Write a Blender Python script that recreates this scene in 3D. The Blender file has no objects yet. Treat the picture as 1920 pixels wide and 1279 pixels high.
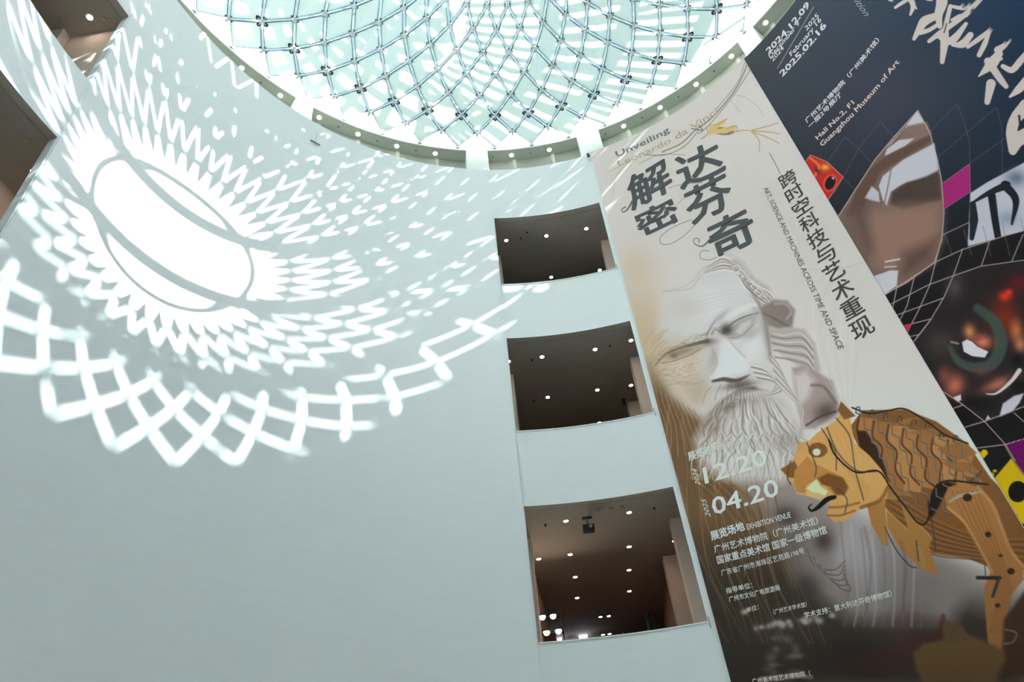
import bpy, bmesh, math, random
import numpy as np
from mathutils import Vector, Matrix

# ---------------------------------------------------------------- camera, sky, sun, exposure
S = 10.0            # radius of the round atrium in metres
EYE = 1.6
CX, CY = 0.11175, 0.52147          # atrium axis seen from the camera, in radii
PITCH, ROLL, FPX = 0.70477, -0.108899, 1315.6
sc = bpy.context.scene
def axes():
    F = Vector((0, math.cos(PITCH), math.sin(PITCH))); r = Vector((1, 0, 0)); u = r.cross(F)
    c, s = math.cos(ROLL), math.sin(ROLL)
    return c*r + s*u, -s*r + c*u, F
RX, UY, FW = axes()
CAM = Vector((-CX*S, -CY*S, EYE))
cd = bpy.data.cameras.new('camera'); cam = bpy.data.objects.new('camera', cd)
sc.collection.objects.link(cam); sc.camera = cam
cd.sensor_width = 36.0; cd.lens = FPX/1920*36; cd.clip_end = 500
cam.matrix_world = Matrix(((RX.x, UY.x, -FW.x, CAM.x), (RX.y, UY.y, -FW.y, CAM.y), (RX.z, UY.z, -FW.z, CAM.z), (0, 0, 0, 1)))

SUN_AZ, SUN_EL = math.radians(-30.35), math.radians(41.76)
w = bpy.data.worlds.new('sky'); sc.world = w; w.use_nodes = True
bg = w.node_tree.nodes['Background']; bg.inputs['Color'].default_value = (0.72, 0.89, 1.0, 1); bg.inputs['Strength'].default_value = 0.78
sd = bpy.data.lights.new('sun', 'SUN'); sd.energy = 21.5; sd.angle = math.radians(0.55); sd.color = (1.0, 0.965, 0.92)
so = bpy.data.objects.new('sun', sd); sc.collection.objects.link(so)
sv = Vector((math.cos(SUN_EL)*math.cos(SUN_AZ), math.cos(SUN_EL)*math.sin(SUN_AZ), math.sin(SUN_EL)))
so.rotation_euler = sv.to_track_quat('Z', 'Y').to_euler(); so.location = sv*60
sc.view_settings.view_transform = 'Standard'; sc.view_settings.look = 'None'
sc.view_settings.exposure = 1.70; sc.view_settings.gamma = 1.0; sc.view_settings.use_curve_mapping = False
sc.cycles.max_bounces = 9; sc.cycles.diffuse_bounces = 5; sc.cycles.transmission_bounces = 6; sc.cycles.transparent_max_bounces = 16
sc.cycles.use_denoising = True; sc.cycles.sample_clamp_indirect = 25.0; sc.cycles.caustics_reflective = False

COL = sc.collection
R_ = math.radians
def zz(h): return h*S + EYE
def P(az, r, h):
    a = R_(az); return (r*S*math.cos(a), r*S*math.sin(a), zz(h))
def lin(c):
    c = np.asarray(c, float)/255.0
    return np.where(c <= 0.04045, c/12.92, ((c+0.055)/1.055)**2.4)
def ray(px, py):
    d = FW*FPX + RX*(px-960) + UY*(639.5-py); return d
def trace(px, py, R=0.992):
    """(azimuth deg, h) of the point of the round wall that a tracing point marks"""
    d = ray(px, py); a = d.x*d.x+d.y*d.y; b = d.x*CX+d.y*CY
    t = (b+math.sqrt(b*b-a*(CX*CX+CY*CY-R*R)))/a
    return math.degrees(math.atan2(d.y*t-CY, d.x*t-CX)), d.z*t
def project(p):
    v = Vector(p)-CAM; z = v.dot(FW)
    if z <= 0.05: return None
    return 960+FPX*v.dot(RX)/z, 639.5-FPX*v.dot(UY)/z
def in_view(p, m=40):
    q = project(p); return q is not None and -m < q[0] < 1920+m and -m < q[1] < 1279+m

# ---------------------------------------------------------------- materials
def mat(name, color, rough=0.6, metal=0.0, noise=0.0, nscale=8.0, bump=0.0, bscale=60.0, coords='Object', stretch=(1, 1, 1)):
    m = bpy.data.materials.new(name); m.use_nodes = True; nt = m.node_tree; b = nt.nodes['Principled BSDF']
    b.inputs['Roughness'].default_value = rough; b.inputs['Metallic'].default_value = metal
    b.inputs['Base Color'].default_value = (*color, 1)
    tc = nt.nodes.new('ShaderNodeTexCoord'); mp = nt.nodes.new('ShaderNodeMapping'); mp.inputs['Scale'].default_value = stretch
    nt.links.new(tc.outputs[coords], mp.inputs['Vector'])
    if noise:
        n = nt.nodes.new('ShaderNodeTexNoise'); n.inputs['Scale'].default_value = nscale; n.inputs['Detail'].default_value = 4
        nt.links.new(mp.outputs['Vector'], n.inputs['Vector'])
        r = nt.nodes.new('ShaderNodeValToRGB')
        r.color_ramp.elements[0].position = 0.3; r.color_ramp.elements[1].position = 0.7
        r.color_ramp.elements[0].color = (*[c*(1-noise) for c in color], 1); r.color_ramp.elements[1].color = (*[min(1, c*(1+noise)) for c in color], 1)
        nt.links.new(n.outputs['Fac'], r.inputs['Fac']); nt.links.new(r.outputs['Color'], b.inputs['Base Color'])
    if bump:
        n2 = nt.nodes.new('ShaderNodeTexNoise'); n2.inputs['Scale'].default_value = bscale; nt.links.new(mp.outputs['Vector'], n2.inputs['Vector'])
        bp = nt.nodes.new('ShaderNodeBump'); bp.inputs['Strength'].default_value = bump; bp.inputs['Distance'].default_value = 0.02
        nt.links.new(n2.outputs['Fac'], bp.inputs['Height']); nt.links.new(bp.outputs['Normal'], b.inputs['Normal'])
    return m
def emit(name, color, s):
    m = bpy.data.materials.new(name); m.use_nodes = True; nt = m.node_tree; nt.nodes.clear()
    e = nt.nodes.new('ShaderNodeEmission'); e.inputs['Color'].default_value = (*color, 1); e.inputs['Strength'].default_value = s
    o = nt.nodes.new('ShaderNodeOutputMaterial'); nt.links.new(e.outputs[0], o.inputs['Surface']); return m
def translucent(name, color, tcol, f):
    m = bpy.data.materials.new(name); m.use_nodes = True; nt = m.node_tree; nt.nodes.clear()
    d = nt.nodes.new('ShaderNodeBsdfDiffuse'); d.inputs['Color'].default_value = (*color, 1)
    t = nt.nodes.new('ShaderNodeBsdfTranslucent'); t.inputs['Color'].default_value = (*tcol, 1)
    x = nt.nodes.new('ShaderNodeMixShader'); x.inputs['Fac'].default_value = f
    o = nt.nodes.new('ShaderNodeOutputMaterial')
    nt.links.new(d.outputs[0], x.inputs[1]); nt.links.new(t.outputs[0], x.inputs[2]); nt.links.new(x.outputs[0], o.inputs['Surface']); return m
def clear_glass(name, col=(0.95, 0.985, 0.975), gl=0.04):
    m = bpy.data.materials.new(name); m.use_nodes = True; nt = m.node_tree; nt.nodes.clear()
    d = nt.nodes.new('ShaderNodeBsdfTransparent'); d.inputs['Color'].default_value = (*col, 1)
    g = nt.nodes.new('ShaderNodeBsdfGlossy'); g.inputs['Roughness'].default_value = 0.03
    x = nt.nodes.new('ShaderNodeMixShader'); x.inputs['Fac'].default_value = gl
    o = nt.nodes.new('ShaderNodeOutputMaterial')
    nt.links.new(d.outputs[0], x.inputs[1]); nt.links.new(g.outputs[0], x.inputs[2]); nt.links.new(x.outputs[0], o.inputs['Surface']); return m
M = dict(
    wall=mat('white_plaster', (0.80, 0.825, 0.845), 0.75, noise=0.012, nscale=1.4, bump=0.10, bscale=9.0, stretch=(1, 1, 5)),
    trim=mat('white_trim', (0.80, 0.82, 0.80), 0.6, noise=0.01, nscale=3),
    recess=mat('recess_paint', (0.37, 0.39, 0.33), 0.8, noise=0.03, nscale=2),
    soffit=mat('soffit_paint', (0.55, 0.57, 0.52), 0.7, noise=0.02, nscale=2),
    ceil=mat('perforated_ceiling', (0.43, 0.385, 0.33), 0.8, noise=0.12, nscale=26, bump=0.15, bscale=40),
    floor=mat('stone_floor', (0.60, 0.60, 0.58), 0.45, noise=0.06, nscale=2),
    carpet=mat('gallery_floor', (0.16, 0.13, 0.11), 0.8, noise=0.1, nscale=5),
    pier=mat('warm_pier_paint', (0.78, 0.65, 0.56), 0.8, noise=0.03, nscale=3),
    wood=mat('timber_panel', (0.30, 0.12, 0.05), 0.55, noise=0.25, nscale=6, stretch=(8, 8, 0.6)),
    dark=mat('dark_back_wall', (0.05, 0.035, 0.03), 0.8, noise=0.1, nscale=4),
    steel=mat('white_blue_tube', (0.80, 0.90, 0.98), 0.35, metal=0.0, noise=0.03, nscale=6),
    frame=mat('dark_edge_gasket', (0.10, 0.12, 0.14), 0.6, noise=0.05, nscale=10),
    hub=mat('connector_white', (0.88, 0.92, 0.95), 0.4, noise=0.03, nscale=12),
    bolt=mat('dark_connector_disc', (0.03, 0.04, 0.06), 0.5, noise=0.1, nscale=12),
    beam=mat('roof_beam_paint', (0.55, 0.60, 0.62), 0.6, noise=0.04, nscale=4),
    black=mat('black_metal', (0.02, 0.02, 0.022), 0.5, noise=0.1, nscale=20),
    grey=mat('grey_metal', (0.25, 0.25, 0.25), 0.5, noise=0.1, nscale=10),
    brass=mat('brass_cap', (0.62, 0.50, 0.30), 0.35, metal=0.6, noise=0.1, nscale=20),
    teal=mat('teal_screen_surround', (0.02, 0.10, 0.13), 0.5, noise=0.1, nscale=5),
    ring=mat('lamp_ring_white', (0.75, 0.74, 0.70), 0.5, noise=0.03, nscale=20),
    panel=translucent('pale_green_translucent_panel', (0.64, 0.76, 0.735), (0.82, 0.90, 0.885), 0.20),
    membrane=translucent('white_membrane', (0.92, 0.93, 0.92), (0.97, 0.97, 0.96), 0.55),
    glass=clear_glass('roof_glass'), strip=clear_glass('dimming_strip_glass', (0.54, 0.60, 0.62), .015),  # joint strip is an added pane, its tint dims sky and sun
    lamp=emit('lamp_glow', (1.0, 0.80, 0.64), 24.0),
    soft_lamp=emit('soffit_lamp_glow', (1.0, 0.93, 0.84), 3.0),
    warm=emit('spot_glow', (1.0, 0.80, 0.60), 45.0),
    rackglow=emit('lit_glass_cylinders', (0.80, 0.86, 1.0), 1.6),
    rust=mat('rust_red_screen', (0.10, 0.03, 0.022), 0.7, noise=0.2, nscale=8),
)

# ---------------------------------------------------------------- object helpers
def link(name, verts, faces, m, parent=None, mats=None, fmat=None, smooth=False):
    me = bpy.data.meshes.new(name); me.from_pydata([tuple(v) for v in verts], [], faces)
    for x in (mats or [m]): me.materials.append(x)
    if fmat is not None: me.polygons.foreach_set('material_index', fmat)
    if smooth: me.polygons.foreach_set('use_smooth', [True]*len(me.polygons))
    me.update()
    o = bpy.data.objects.new(name, me); COL.objects.link(o)
    if parent: o.parent = parent
    return o
def tag(o, label=None, cat=None, group=None, kind=None):
    if label: o['label'] = label
    if cat: o['category'] = cat
    if group: o['group'] = group
    if kind: o['kind'] = kind
    return o
def empty(name, loc=(0, 0, 0), rz=0.0):
    o = bpy.data.objects.new(name, None); o.empty_display_size = 0.2; COL.objects.link(o)
    o.location = loc; o.rotation_euler = (0, 0, rz); return o
class MB:
    def __init__(s): s.v = []; s.f = []; s.m = []
    def add(s, v, f, mi=0):
        n = len(s.v); s.v += [tuple(x) for x in v]; s.f += [tuple(i+n for i in q) for q in f]; s.m += [mi]*len(f); return s
    def box(s, x0, x1, y0, y1, z0, z1, mi=0):
        v = [(x, y, z) for z in (z0, z1) for y in (y0, y1) for x in (x0, x1)]
        return s.add(v, [(0, 2, 3, 1), (4, 5, 7, 6), (0, 1, 5, 4), (2, 6, 7, 3), (0, 4, 6, 2), (1, 3, 7, 5)], mi)
    def bar(s, a, b, w, h, up=(0, 0, 1), mi=0):
        a, b = Vector(a), Vector(b); d = (b-a).normalized(); u = Vector(up); sd = d.cross(u).normalized(); u = sd.cross(d).normalized()
        v = [p+sd*(i*w/2)+u*(j*h/2) for p in (a, b) for (i, j) in ((-1, -1), (1, -1), (1, 1), (-1, 1))]
        return s.add(v, [(0, 1, 2, 3), (4, 7, 6, 5), (0, 4, 5, 1), (1, 5, 6, 2), (2, 6, 7, 3), (3, 7, 4, 0)], mi)
    def tube(s, a, b, r, n=8, r2=None, mi=0, caps=True):
        a, b = Vector(a), Vector(b); d = (b-a).normalized(); r2 = r if r2 is None else r2
        u = d.orthogonal().normalized(); k = d.cross(u)
        v = []
        for p, rr in ((a, r), (b, r2)):
            for i in range(n):
                t = 2*math.pi*i/n; v.append(p+u*(rr*math.cos(t))+k*(rr*math.sin(t)))
        f = [(i, (i+1) % n, n+(i+1) % n, n+i) for i in range(n)]
        if caps: f += [tuple(range(n-1, -1, -1)), tuple(range(n, 2*n))]
        return s.add(v, f, mi)
    def arcbox(s, a0, a1, r0, r1, h0, h1, step=1.0, mi=0):
        n = max(1, int(abs(a1-a0)/step+0.5)); v = []; f = []
        for i in range(n+1):
            a = a0+(a1-a0)*i/n; v += [P(a, r0, h0), P(a, r1, h0), P(a, r1, h1), P(a, r0, h1)]
        for i in range(n):
            b = 4*i
            for k in range(4): f.append((b+k, b+(k+1) % 4, b+4+(k+1) % 4, b+4+k))
        if abs(a1-a0) < 359.9: f += [(0, 3, 2, 1), (4*n, 4*n+1, 4*n+2, 4*n+3)]
        return s.add(v, f, mi)
    def build(s, name, m, parent=None, mats=None, smooth=False):
        return link(name, s.v, s.f, m, parent, mats, s.m if mats else None, smooth)
# ---------------------------------------------------------------- the setting: round wall with its openings
AX = [87.1, 177.1]                       # azimuths of the two columns of openings in view
HALF = 10.12
LEV = [(1.5165, 1.8335), (0.9850, 1.3020), (0.4628, 0.7757)]     # sill and head of the three storeys
TOP, FL = 2.102, -EYE/S
def wall_mesh(name, a0, a1, openings, rfun, thick=0.020, h0=FL, h1=TOP):
    azs = set(np.round(np.arange(math.ceil(a0*2)/2, a1, 0.5), 3)) | {a0, a1}
    for c, l, r in openings: azs |= {c-HALF, c+HALF}
    azs = sorted(azs)
    azs = [a for i, a in enumerate(azs) if i == 0 or a-azs[i-1] > 1e-4]
    hs = sorted({h0, h1} | {x for p in LEV for x in p}) if openings else [h0, h1]
    mb = MB(); idx = {}; head = set()
    def vid(i, j, k):
        key = (i, j, k)
        if key not in idx:
            idx[key] = len(mb.v); mb.v.append(P(azs[i], rfun(0.5*(a0+a1) if not openings else azs[i])+k*thick, hs[j]))
        return idx[key]
    def solid(i, j):
        if i < 0 or j < 0 or i >= len(azs)-1 or j >= len(hs)-1: return False
        am, hm = 0.5*(azs[i]+azs[i+1]), 0.5*(hs[j]+hs[j+1])
        for c, l, r in openings:
            if abs(am-c) < HALF:
                for lo, hi in LEV:
                    if lo < hm < hi: return False
        return True
    for i in range(len(azs)-1):
        for j in range(len(hs)-1):
            if not solid(i, j): continue
            mb.f.append((vid(i, j, 0), vid(i, j+1, 0), vid(i+1, j+1, 0), vid(i+1, j, 0)))
            mb.f.append((vid(i, j, 1), vid(i+1, j, 1), vid(i+1, j+1, 1), vid(i, j+1, 1)))
            if not solid(i-1, j): mb.f.append((vid(i, j, 0), vid(i, j, 1), vid(i, j+1, 1), vid(i, j+1, 0)))
            if not solid(i+1, j): mb.f.append((vid(i+1, j, 0), vid(i+1, j+1, 0), vid(i+1, j+1, 1), vid(i+1, j, 1)))
            if not solid(i, j-1): head.add(len(mb.f)) if j > 0 else None; mb.f.append((vid(i, j, 0), vid(i+1, j, 0), vid(i+1, j, 1), vid(i, j, 1)))
            if not solid(i, j+1): mb.f.append((vid(i, j+1, 0), vid(i, j+1, 1), vid(i+1, j+1, 1), vid(i+1, j+1, 0)))
    mb.m = [1 if q in head else 0 for q in range(len(mb.f))]
    return tag(mb.build(name, None, mats=[M['wall'], M['ceil']]), kind='structure')
tag(wall_mesh('wall_front', 76.55, 97.4, [(AX[0], 0, 0)], lambda a: 1.003), 'white curved wall strip with three dark gallery openings')
tag(wall_mesh('wall_left', 97.4, 166.8, [], lambda a: 1.0), 'big white curved wall with the sun pattern')
tag(wall_mesh('wall_corner', 166.8, 187.4, [(AX[1], 0, 0)], lambda a: 1.003), 'white wall strip with openings at the upper left')
tag(wall_mesh('wall_back', 187.4, 330.0, [], lambda a: 1.0))
tag(wall_mesh('wall_right', -30.0, 76.55, [], lambda a: 1.0))
n = 144
link('floor', [P(i*360/n, 1.04, FL) for i in range(n)]+[P(i*360/n, 1.04, FL-0.02) for i in range(n)],
     [tuple(range(n)), tuple(range(2*n-1, n-1, -1))]+[(i, n+i, n+(i+1) % n, (i+1) % n) for i in range(n)], M['floor'])['kind'] = 'structure'

# ledge, recess, soffit and fascia above the wall
H2, RI, RB = 2.500, 1.190, 1.2455
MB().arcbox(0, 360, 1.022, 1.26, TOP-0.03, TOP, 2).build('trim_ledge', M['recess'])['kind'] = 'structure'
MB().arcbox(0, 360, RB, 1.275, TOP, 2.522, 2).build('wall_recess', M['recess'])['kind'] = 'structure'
MB().arcbox(0, 360, RI+.006, 1.335, 2.523, 2.535, 2).build('trim_drum_base', M['trim'])['kind'] = 'structure'
MB().arcbox(0, 360, 1.300, 1.335, 2.535, 2.80, 2).build('wall_drum', M['trim'])['kind'] = 'structure'
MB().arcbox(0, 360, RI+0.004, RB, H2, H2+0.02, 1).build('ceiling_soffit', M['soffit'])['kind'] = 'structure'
MB().arcbox(0, 360, RI, RI+0.004, H2-0.002, H2+0.030, 1).build('trim_fascia', M['trim'])['kind'] = 'structure'
mb = MB()
for k in range(48): 
    a = 90.87+7.5*k; mb.arcbox(a-0.34, a+0.34, RB-0.003, RB, TOP, H2, 0.34)
tag(mb.build('trim_recess_ribs', M['soffit']), kind='structure')
for k in range(4):
    c = AX[0]+90*k
    for i, (d, hw) in enumerate(((-11.2, 2.25), (11.2, 2.15), (45.2, 1.7))):
        o = MB().arcbox(c+d-hw, c+d+hw, RI-0.001, RB, TOP, H2, 0.6).build('trim_column', M['trim']); o['kind'] = 'structure'

# ---------------------------------------------------------------- galleries behind the openings
def local(c):                       # depth / lateral frame of a column of openings (azimuth c)
    a = R_(c)
    def f(d, l, h): return (S*(d*math.cos(a)+l*math.sin(a)), S*(d*math.sin(a)-l*math.cos(a)), zz(h))
    return f
DEEP, SIDE = 2.12, 0.50
def lbox(mb, f, d0, d1, l0, l1, h0, h1, mi=0):
    v = [f(d, l, h) for h in (h0, h1) for l in (l0, l1) for d in (d0, d1)]
    return mb.add(v, [(0, 2, 3, 1), (4, 5, 7, 6), (0, 1, 5, 4), (2, 6, 7, 3), (0, 4, 6, 2), (1, 3, 7, 5)], mi)
for c in AX:
    f = local(c)
    hs = [(LEV[0][1], LEV[0][1]+0.10), (LEV[1][1], LEV[0][0]-0.10), (LEV[2][1], LEV[1][0]-0.10), (LEV[2][0]-0.21, LEV[2][0]-0.10)]
    for k, (h0, h1) in enumerate(hs):
        v = []; arc = [f(1.0245*math.cos(R_(t)), 1.0245*math.sin(R_(t)), 0) for t in np.linspace(-28.7, 28.7, 41)]
        pts = [(x, y) for x, y, z in arc]+[f(DEEP, SIDE, 0)[:2], f(DEEP, -SIDE, 0)[:2]]
        m_ = len(pts); v = [(x, y, zz(h0)) for x, y in pts]+[(x, y, zz(h1)) for x, y in pts]
        fs = [tuple(range(m_)), tuple(range(2*m_-1, m_-1, -1))]+[(i, m_+i, m_+(i+1) % m_, (i+1) % m_) for i in range(m_)]
        o = link('ceiling_gallery', v, fs, None, mats=[M['ceil'], M['carpet']], fmat=[0, 1]+[0]*m_); o['kind'] = 'structure'
    for k, (lo, hi) in enumerate(LEV):
        fl = lo-0.10
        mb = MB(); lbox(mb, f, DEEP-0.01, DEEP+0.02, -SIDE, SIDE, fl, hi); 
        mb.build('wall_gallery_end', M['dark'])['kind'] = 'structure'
        for s_ in (-1, 1):
            a_, b_ = sorted((s_*(SIDE-0.012), s_*SIDE))
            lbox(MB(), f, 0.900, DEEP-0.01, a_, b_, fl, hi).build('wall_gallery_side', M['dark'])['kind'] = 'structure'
            a_, b_ = sorted((s_*0.1785, s_*0.485))
            lbox(MB(), f, 1.157, 1.20, a_, b_, fl, hi).build('wall_pier', M['pier'])['kind'] = 'structure'
            if k > 0 or c > 100:
                a_, b_ = sorted((s_*(0.170 if s_ > 0 else 0.189), s_*0.485))
                lbox(MB(), f, 1.39, 1.43, a_, b_, fl, hi).build('wall_pier', M['pier'])['kind'] = 'structure'
                a_, b_ = sorted((s_*0.186, s_*0.20))
                lbox(MB(), f, 1.43, 1.86, a_, b_, fl, hi).build('wall_timber', M['wood'])['kind'] = 'structure'

f = local(AX[1])
lbox(MB(), f, 1.012, 1.157, .203, .215, LEV[0][0]-.1, LEV[0][1]).build('wall_return', M['pier'])['kind'] = 'structure'
lbox(MB(), f, .985, 1.157, .309, .32, LEV[1][0]-.1, LEV[1][1]).build('wall_return', M['pier'])['kind'] = 'structure'
# ---------------------------------------------------------------- downlights
def ordinal(i): return ['first', 'second', 'third', 'fourth', 'fifth', 'sixth', 'seventh', 'eighth', 'ninth', 'tenth', 'eleventh', 'twelfth', 'thirteenth', 'fourteenth', 'fifteenth'][i]
def disc(mb, r0, r1, z0, z1, n=20):
    v = []; 
    for r, z in ((r0, z0), (r1, z0), (r1, z1), (r0, z1)):
        for i in range(n): v.append((r*math.cos(2*math.pi*i/n), r*math.sin(2*math.pi*i/n), z))
    f = [(k*n+i, k*n+(i+1) % n, ((k+1) % 4)*n+(i+1) % n, ((k+1) % 4)*n+i) for k in range(4) for i in range(n)]
    return mb.add(v, f)
def lens_mesh(r, z, n=20):
    return [(r*math.cos(2*math.pi*i/n), r*math.sin(2*math.pi*i/n), z) for i in range(n)]+[(0, 0, z-0.006)], [(i, (i+1) % n, n) for i in range(n)]
proto = {}
def downlight(p, r, label, group):
    t = empty('downlight', p); tag(t, label, 'light', group)
    if r not in proto:
        a = disc(MB(), r*0.96, r*1.22, -0.012, 0.0).build('lamp_ring', M['ring'], t)
        v, f_ = lens_mesh(r*0.97, -0.004); b = link('lamp_lens', v, f_, M['lamp' if r < .09 else 'soft_lamp'], t); proto[r] = (a, b)
    else:
        for q in proto[r]:
            o = q.copy(); COL.objects.link(o); o.parent = t
    return t
def head(p, name, label, r=0.035, m='black', group=None):
    mb = MB(); mb.tube((0, 0, 0), (0, 0, -0.02), r, 10).tube((0, 0, -0.02), (0, 0, -0.05), r*0.5, 8, r*0.7)
    o = mb.build(name, M[m]); o.location = p; return tag(o, label, 'sprinkler', group)
order = 0
for k in range(16):
    if k == 7 or k == 10: continue
    a = 151.35-7.5*k
    x, y, z = P(a, 1.2205, H2)
    downlight((x, y, z), 0.098, 'round downlight in the grey soffit ring below the skylight, %s from the left' % ordinal(order), 'downlights in the soffit ring'); order += 1
for k in range(15):
    if k in (6, 9): continue
    a = 147.6-7.5*k; x, y, z = P(a, 1.2215, H2)
    head((x, y, z), 'sprinkler_head', 'small dark sprinkler head in the soffit ring, %s from the left' % ordinal(k), 0.042, 'grey', 'sprinkler heads in the soffit ring')
f = local(AX[0])
A_ = [(1.092, -.149), (1.098, -.010), (1.092, .129), (1.300, -.009), (1.300, .170)]
B_ = [(1.092, -.184), (1.093, -.084), (1.093, .074), (1.075, .180), (1.300, -.084), (1.298, .075), (1.298, .182), (1.488, .076), (1.488, -.084)]
C_ = [(1.092, -.083), (1.091, .074), (1.298, -.170), (1.295, -.084), (1.295, .075), (1.296, .197), (1.456, -.079), (1.456, .076), (1.621, -.082), (1.621, .078), (1.817, -.015), (1.819, .012), (2.001, -.011), (2.001, .012)]
rowname = {1.09: 'front row', 1.08: 'front row', 1.30: 'second row', 1.49: 'third row', 1.46: 'third row', 1.62: 'fourth row', 1.82: 'pair far at the back', 2.00: 'lowest pair at the back'}
for nm, L, hh in (('top', A_, LEV[0][1]), ('middle', B_, LEV[1][1]), ('bottom', C_, LEV[2][1])):
    rows = {}
    for d, l in L:
        k = min(rowname, key=lambda q: abs(q-d)); rows.setdefault(rowname[k], []).append((l, d))
    for rn, it in rows.items():
        for i, (l, d) in enumerate(sorted(it)):
            side = {1: ['only lamp'], 2: ['left', 'right'], 3: ['left', 'middle', 'right'], 4: ['leftmost', 'second', 'third', 'rightmost']}[len(it)][i]
            downlight(f(d, l, hh), 0.062, 'recessed ceiling downlight in the %s gallery opening, %s, %s' % (nm, rn, side), 'downlights in the %s gallery' % nm)
f2 = local(AX[1])
downlight(f2(1.081, .163, LEV[0][1]), 0.075, 'oval looking downlight in the uppermost left opening', 'downlights at the upper left')
downlight(f2(1.081, .245, LEV[1][1]), 0.075, 'bright downlight near the edge of the lower left opening', 'downlights at the upper left')
for i, (nm, d, l, hh) in enumerate((('top', 1.092, -.098, LEV[0][1]), ('top', 1.07, -.075, LEV[0][1]), ('middle', 1.10, -.115, LEV[1][1]), ('middle', 1.086, .118, LEV[1][1]), ('middle', 1.31, -.13, LEV[1][1]), ('bottom', 1.10, -.135, LEV[2][1]), ('bottom', 1.085, .135, LEV[2][1]))):
    head(f(d, l, hh), 'sprinkler_head', 'small dark sprinkler in the %s gallery ceiling, %s' % (nm, ('left one', 'one beside it', 'left one', 'right one', 'deeper one', 'left one', 'right one')[i]), 0.03)
for i, l in enumerate((-.001, .028, .055)):  # added caps that stand for three small gold reflections
    head(f(1.052, l, LEV[2][1]), 'reflection_cap', 'small brass cap standing for a gold reflection near the edge of the bottom opening, %s of three' % ('left', 'middle', 'right')[i], 0.05, 'brass', 'brass caps for reflections in the bottom gallery')
for (c_, d, l, hh, lab) in ((f2, 1.048, .172, LEV[0][1], 'small copper fitting in the corner of the uppermost left opening'), (f2, 1.048, .172, LEV[1][1], 'small copper fitting in the corner of the lower left opening')):
    head(c_(d, l, hh), 'corner_fitting', lab, 0.05, 'brass')
# projector hung from the bottom gallery ceiling
t = empty('ceiling_projector', f(1.09, -.031, LEV[2][1])); tag(t, 'black ceiling projector on a bracket in the bottom opening', 'projector')
MB().box(-.12, .12, -.05, .05, -.02, 0).build('mount_plate', M['black'], t)
MB().tube((0, 0, -.02), (0, 0, -.22), .025, 8).build('pole', M['grey'], t)
b = MB().box(-.14, .14, -.11, .11, -.36, -.22); b.build('body', M['black'], t)
MB().tube((.05, -.11, -.29), (.05, -.15, -.29), .045, 12).build('lens', M['grey'], t)
# camera dome on the middle gallery
t = empty('security_camera', f(1.372, .158, LEV[1][1])); tag(t, 'small black security camera near the right pier of the middle opening', 'camera')
MB().box(-.05, .05, -.05, .05, -.03, 0).build('base', M['black'], t)
MB().tube((0, 0, -.03), (0, 0, -.09), .02, 8).tube((0, -.1, -.12), (0, .08, -.10), .045, 10).build('barrel', M['black'], t)

# far end of the bottom gallery: spot bank, racks and screens
def lp(px, py, d):
    """point at depth d of the front gallery that a tracing point marks"""
    v = ray(px, py); a = R_(AX[0]); n_ = Vector((math.cos(a), math.sin(a), 0)); t_ = (d*S-n_.dot(Vector((CAM.x, CAM.y, 0))))/n_.dot(v)
    p = CAM+v*t_; return p
def facing(p):
    e = empty('x', p, R_(AX[0]-90)); return e
# a stand with a bank of four spots close behind the sill, on the left
NAMES4 = ('upper left', 'upper right', 'lower left', 'lower right')
LQ = [lp(px, py, 1.33) for px, py in ((1017, 1157), (1037, 1155), (1025, 1186), (1047, 1183))]
st_ = facing(lp(1031, 1215, 1.34)); st_.name = 'spotlight_stand'; tag(st_, 'black stand with four glaring warm spotlights in the bottom opening', 'stand')
inv = Matrix.Rotation(-R_(AX[0]-90), 4, 'Z'); LL = [inv @ (p-st_.location) for p in LQ]; yb = LL[0].y+.1605; flz = zz(LEV[2][0]-.1)-st_.location.z
xs = (min(p.x for p in LL)-.12, max(p.x for p in LL)+.12)
for x in xs: MB().tube((x, yb, flz+.002), (x, yb, LL[0].z+.15), .02, 8).build('pole', M['black'], st_)
for i in (0, 2): MB().tube((xs[0], yb, LL[i].z+.01), (xs[1], yb, LL[i].z+.01), .02, 8).build('crossbar', M['black'], st_)
MB().box(xs[0]-.03, xs[1]+.03, yb-.1, yb+.1, flz+.001, flz+.03).build('base_plate', M['black'], st_)
for i, p in enumerate(LL):
    e = empty('spotlight', p); e.parent = st_
    MB().tube((0, 0, 0), (0, .14, .02), .085, 14, .06).build('housing', M['black'], e)
    v, f_ = lens_mesh(.078, 0); link('lens', [(x, z-.003, y) for x, y, z in v], f_, M['warm'], e)
    MB().box(-.1, .1, .05, .07, .09, .11).box(-.10, -.09, .05, .07, 0, .11).box(.09, .10, .05, .07, 0, .11).build('yoke', M['black'], e)
D2 = 2.06
def panel_at(name, x0, y0, x1, y1, d, m, label, cat, th=.06, extra=None):
    a, b_ = lp(x0, y0, d), lp(x1, y1, d); mid = (a+b_)/2; w_ = Vector((b_.x-a.x, b_.y-a.y)).length/2; h_ = abs(a.z-b_.z)/2
    e = facing(mid); e.name = name; tag(e, label, cat)
    MB().box(-w_, w_, 0, th, -h_, h_).build('board', M[m], e)
    fr = MB(); 
    for (q0, q1, q2, q3) in ((-w_, w_, h_-.03, h_), (-w_, w_, -h_, -h_+.03), (-w_, -w_+.03, -h_, h_), (w_-.03, w_, -h_, h_)): fr.box(q0, q1, -.02, 0, q2, q3)
    fr.build('frame', M['grey' if m != 'grey' else 'black'], e)
    return e, w_, h_
panel_at('wall_board', 1053, 1159, 1100, 1172, D2, 'grey', 'grey board above the dark rack in the bottom opening', 'board')
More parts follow.
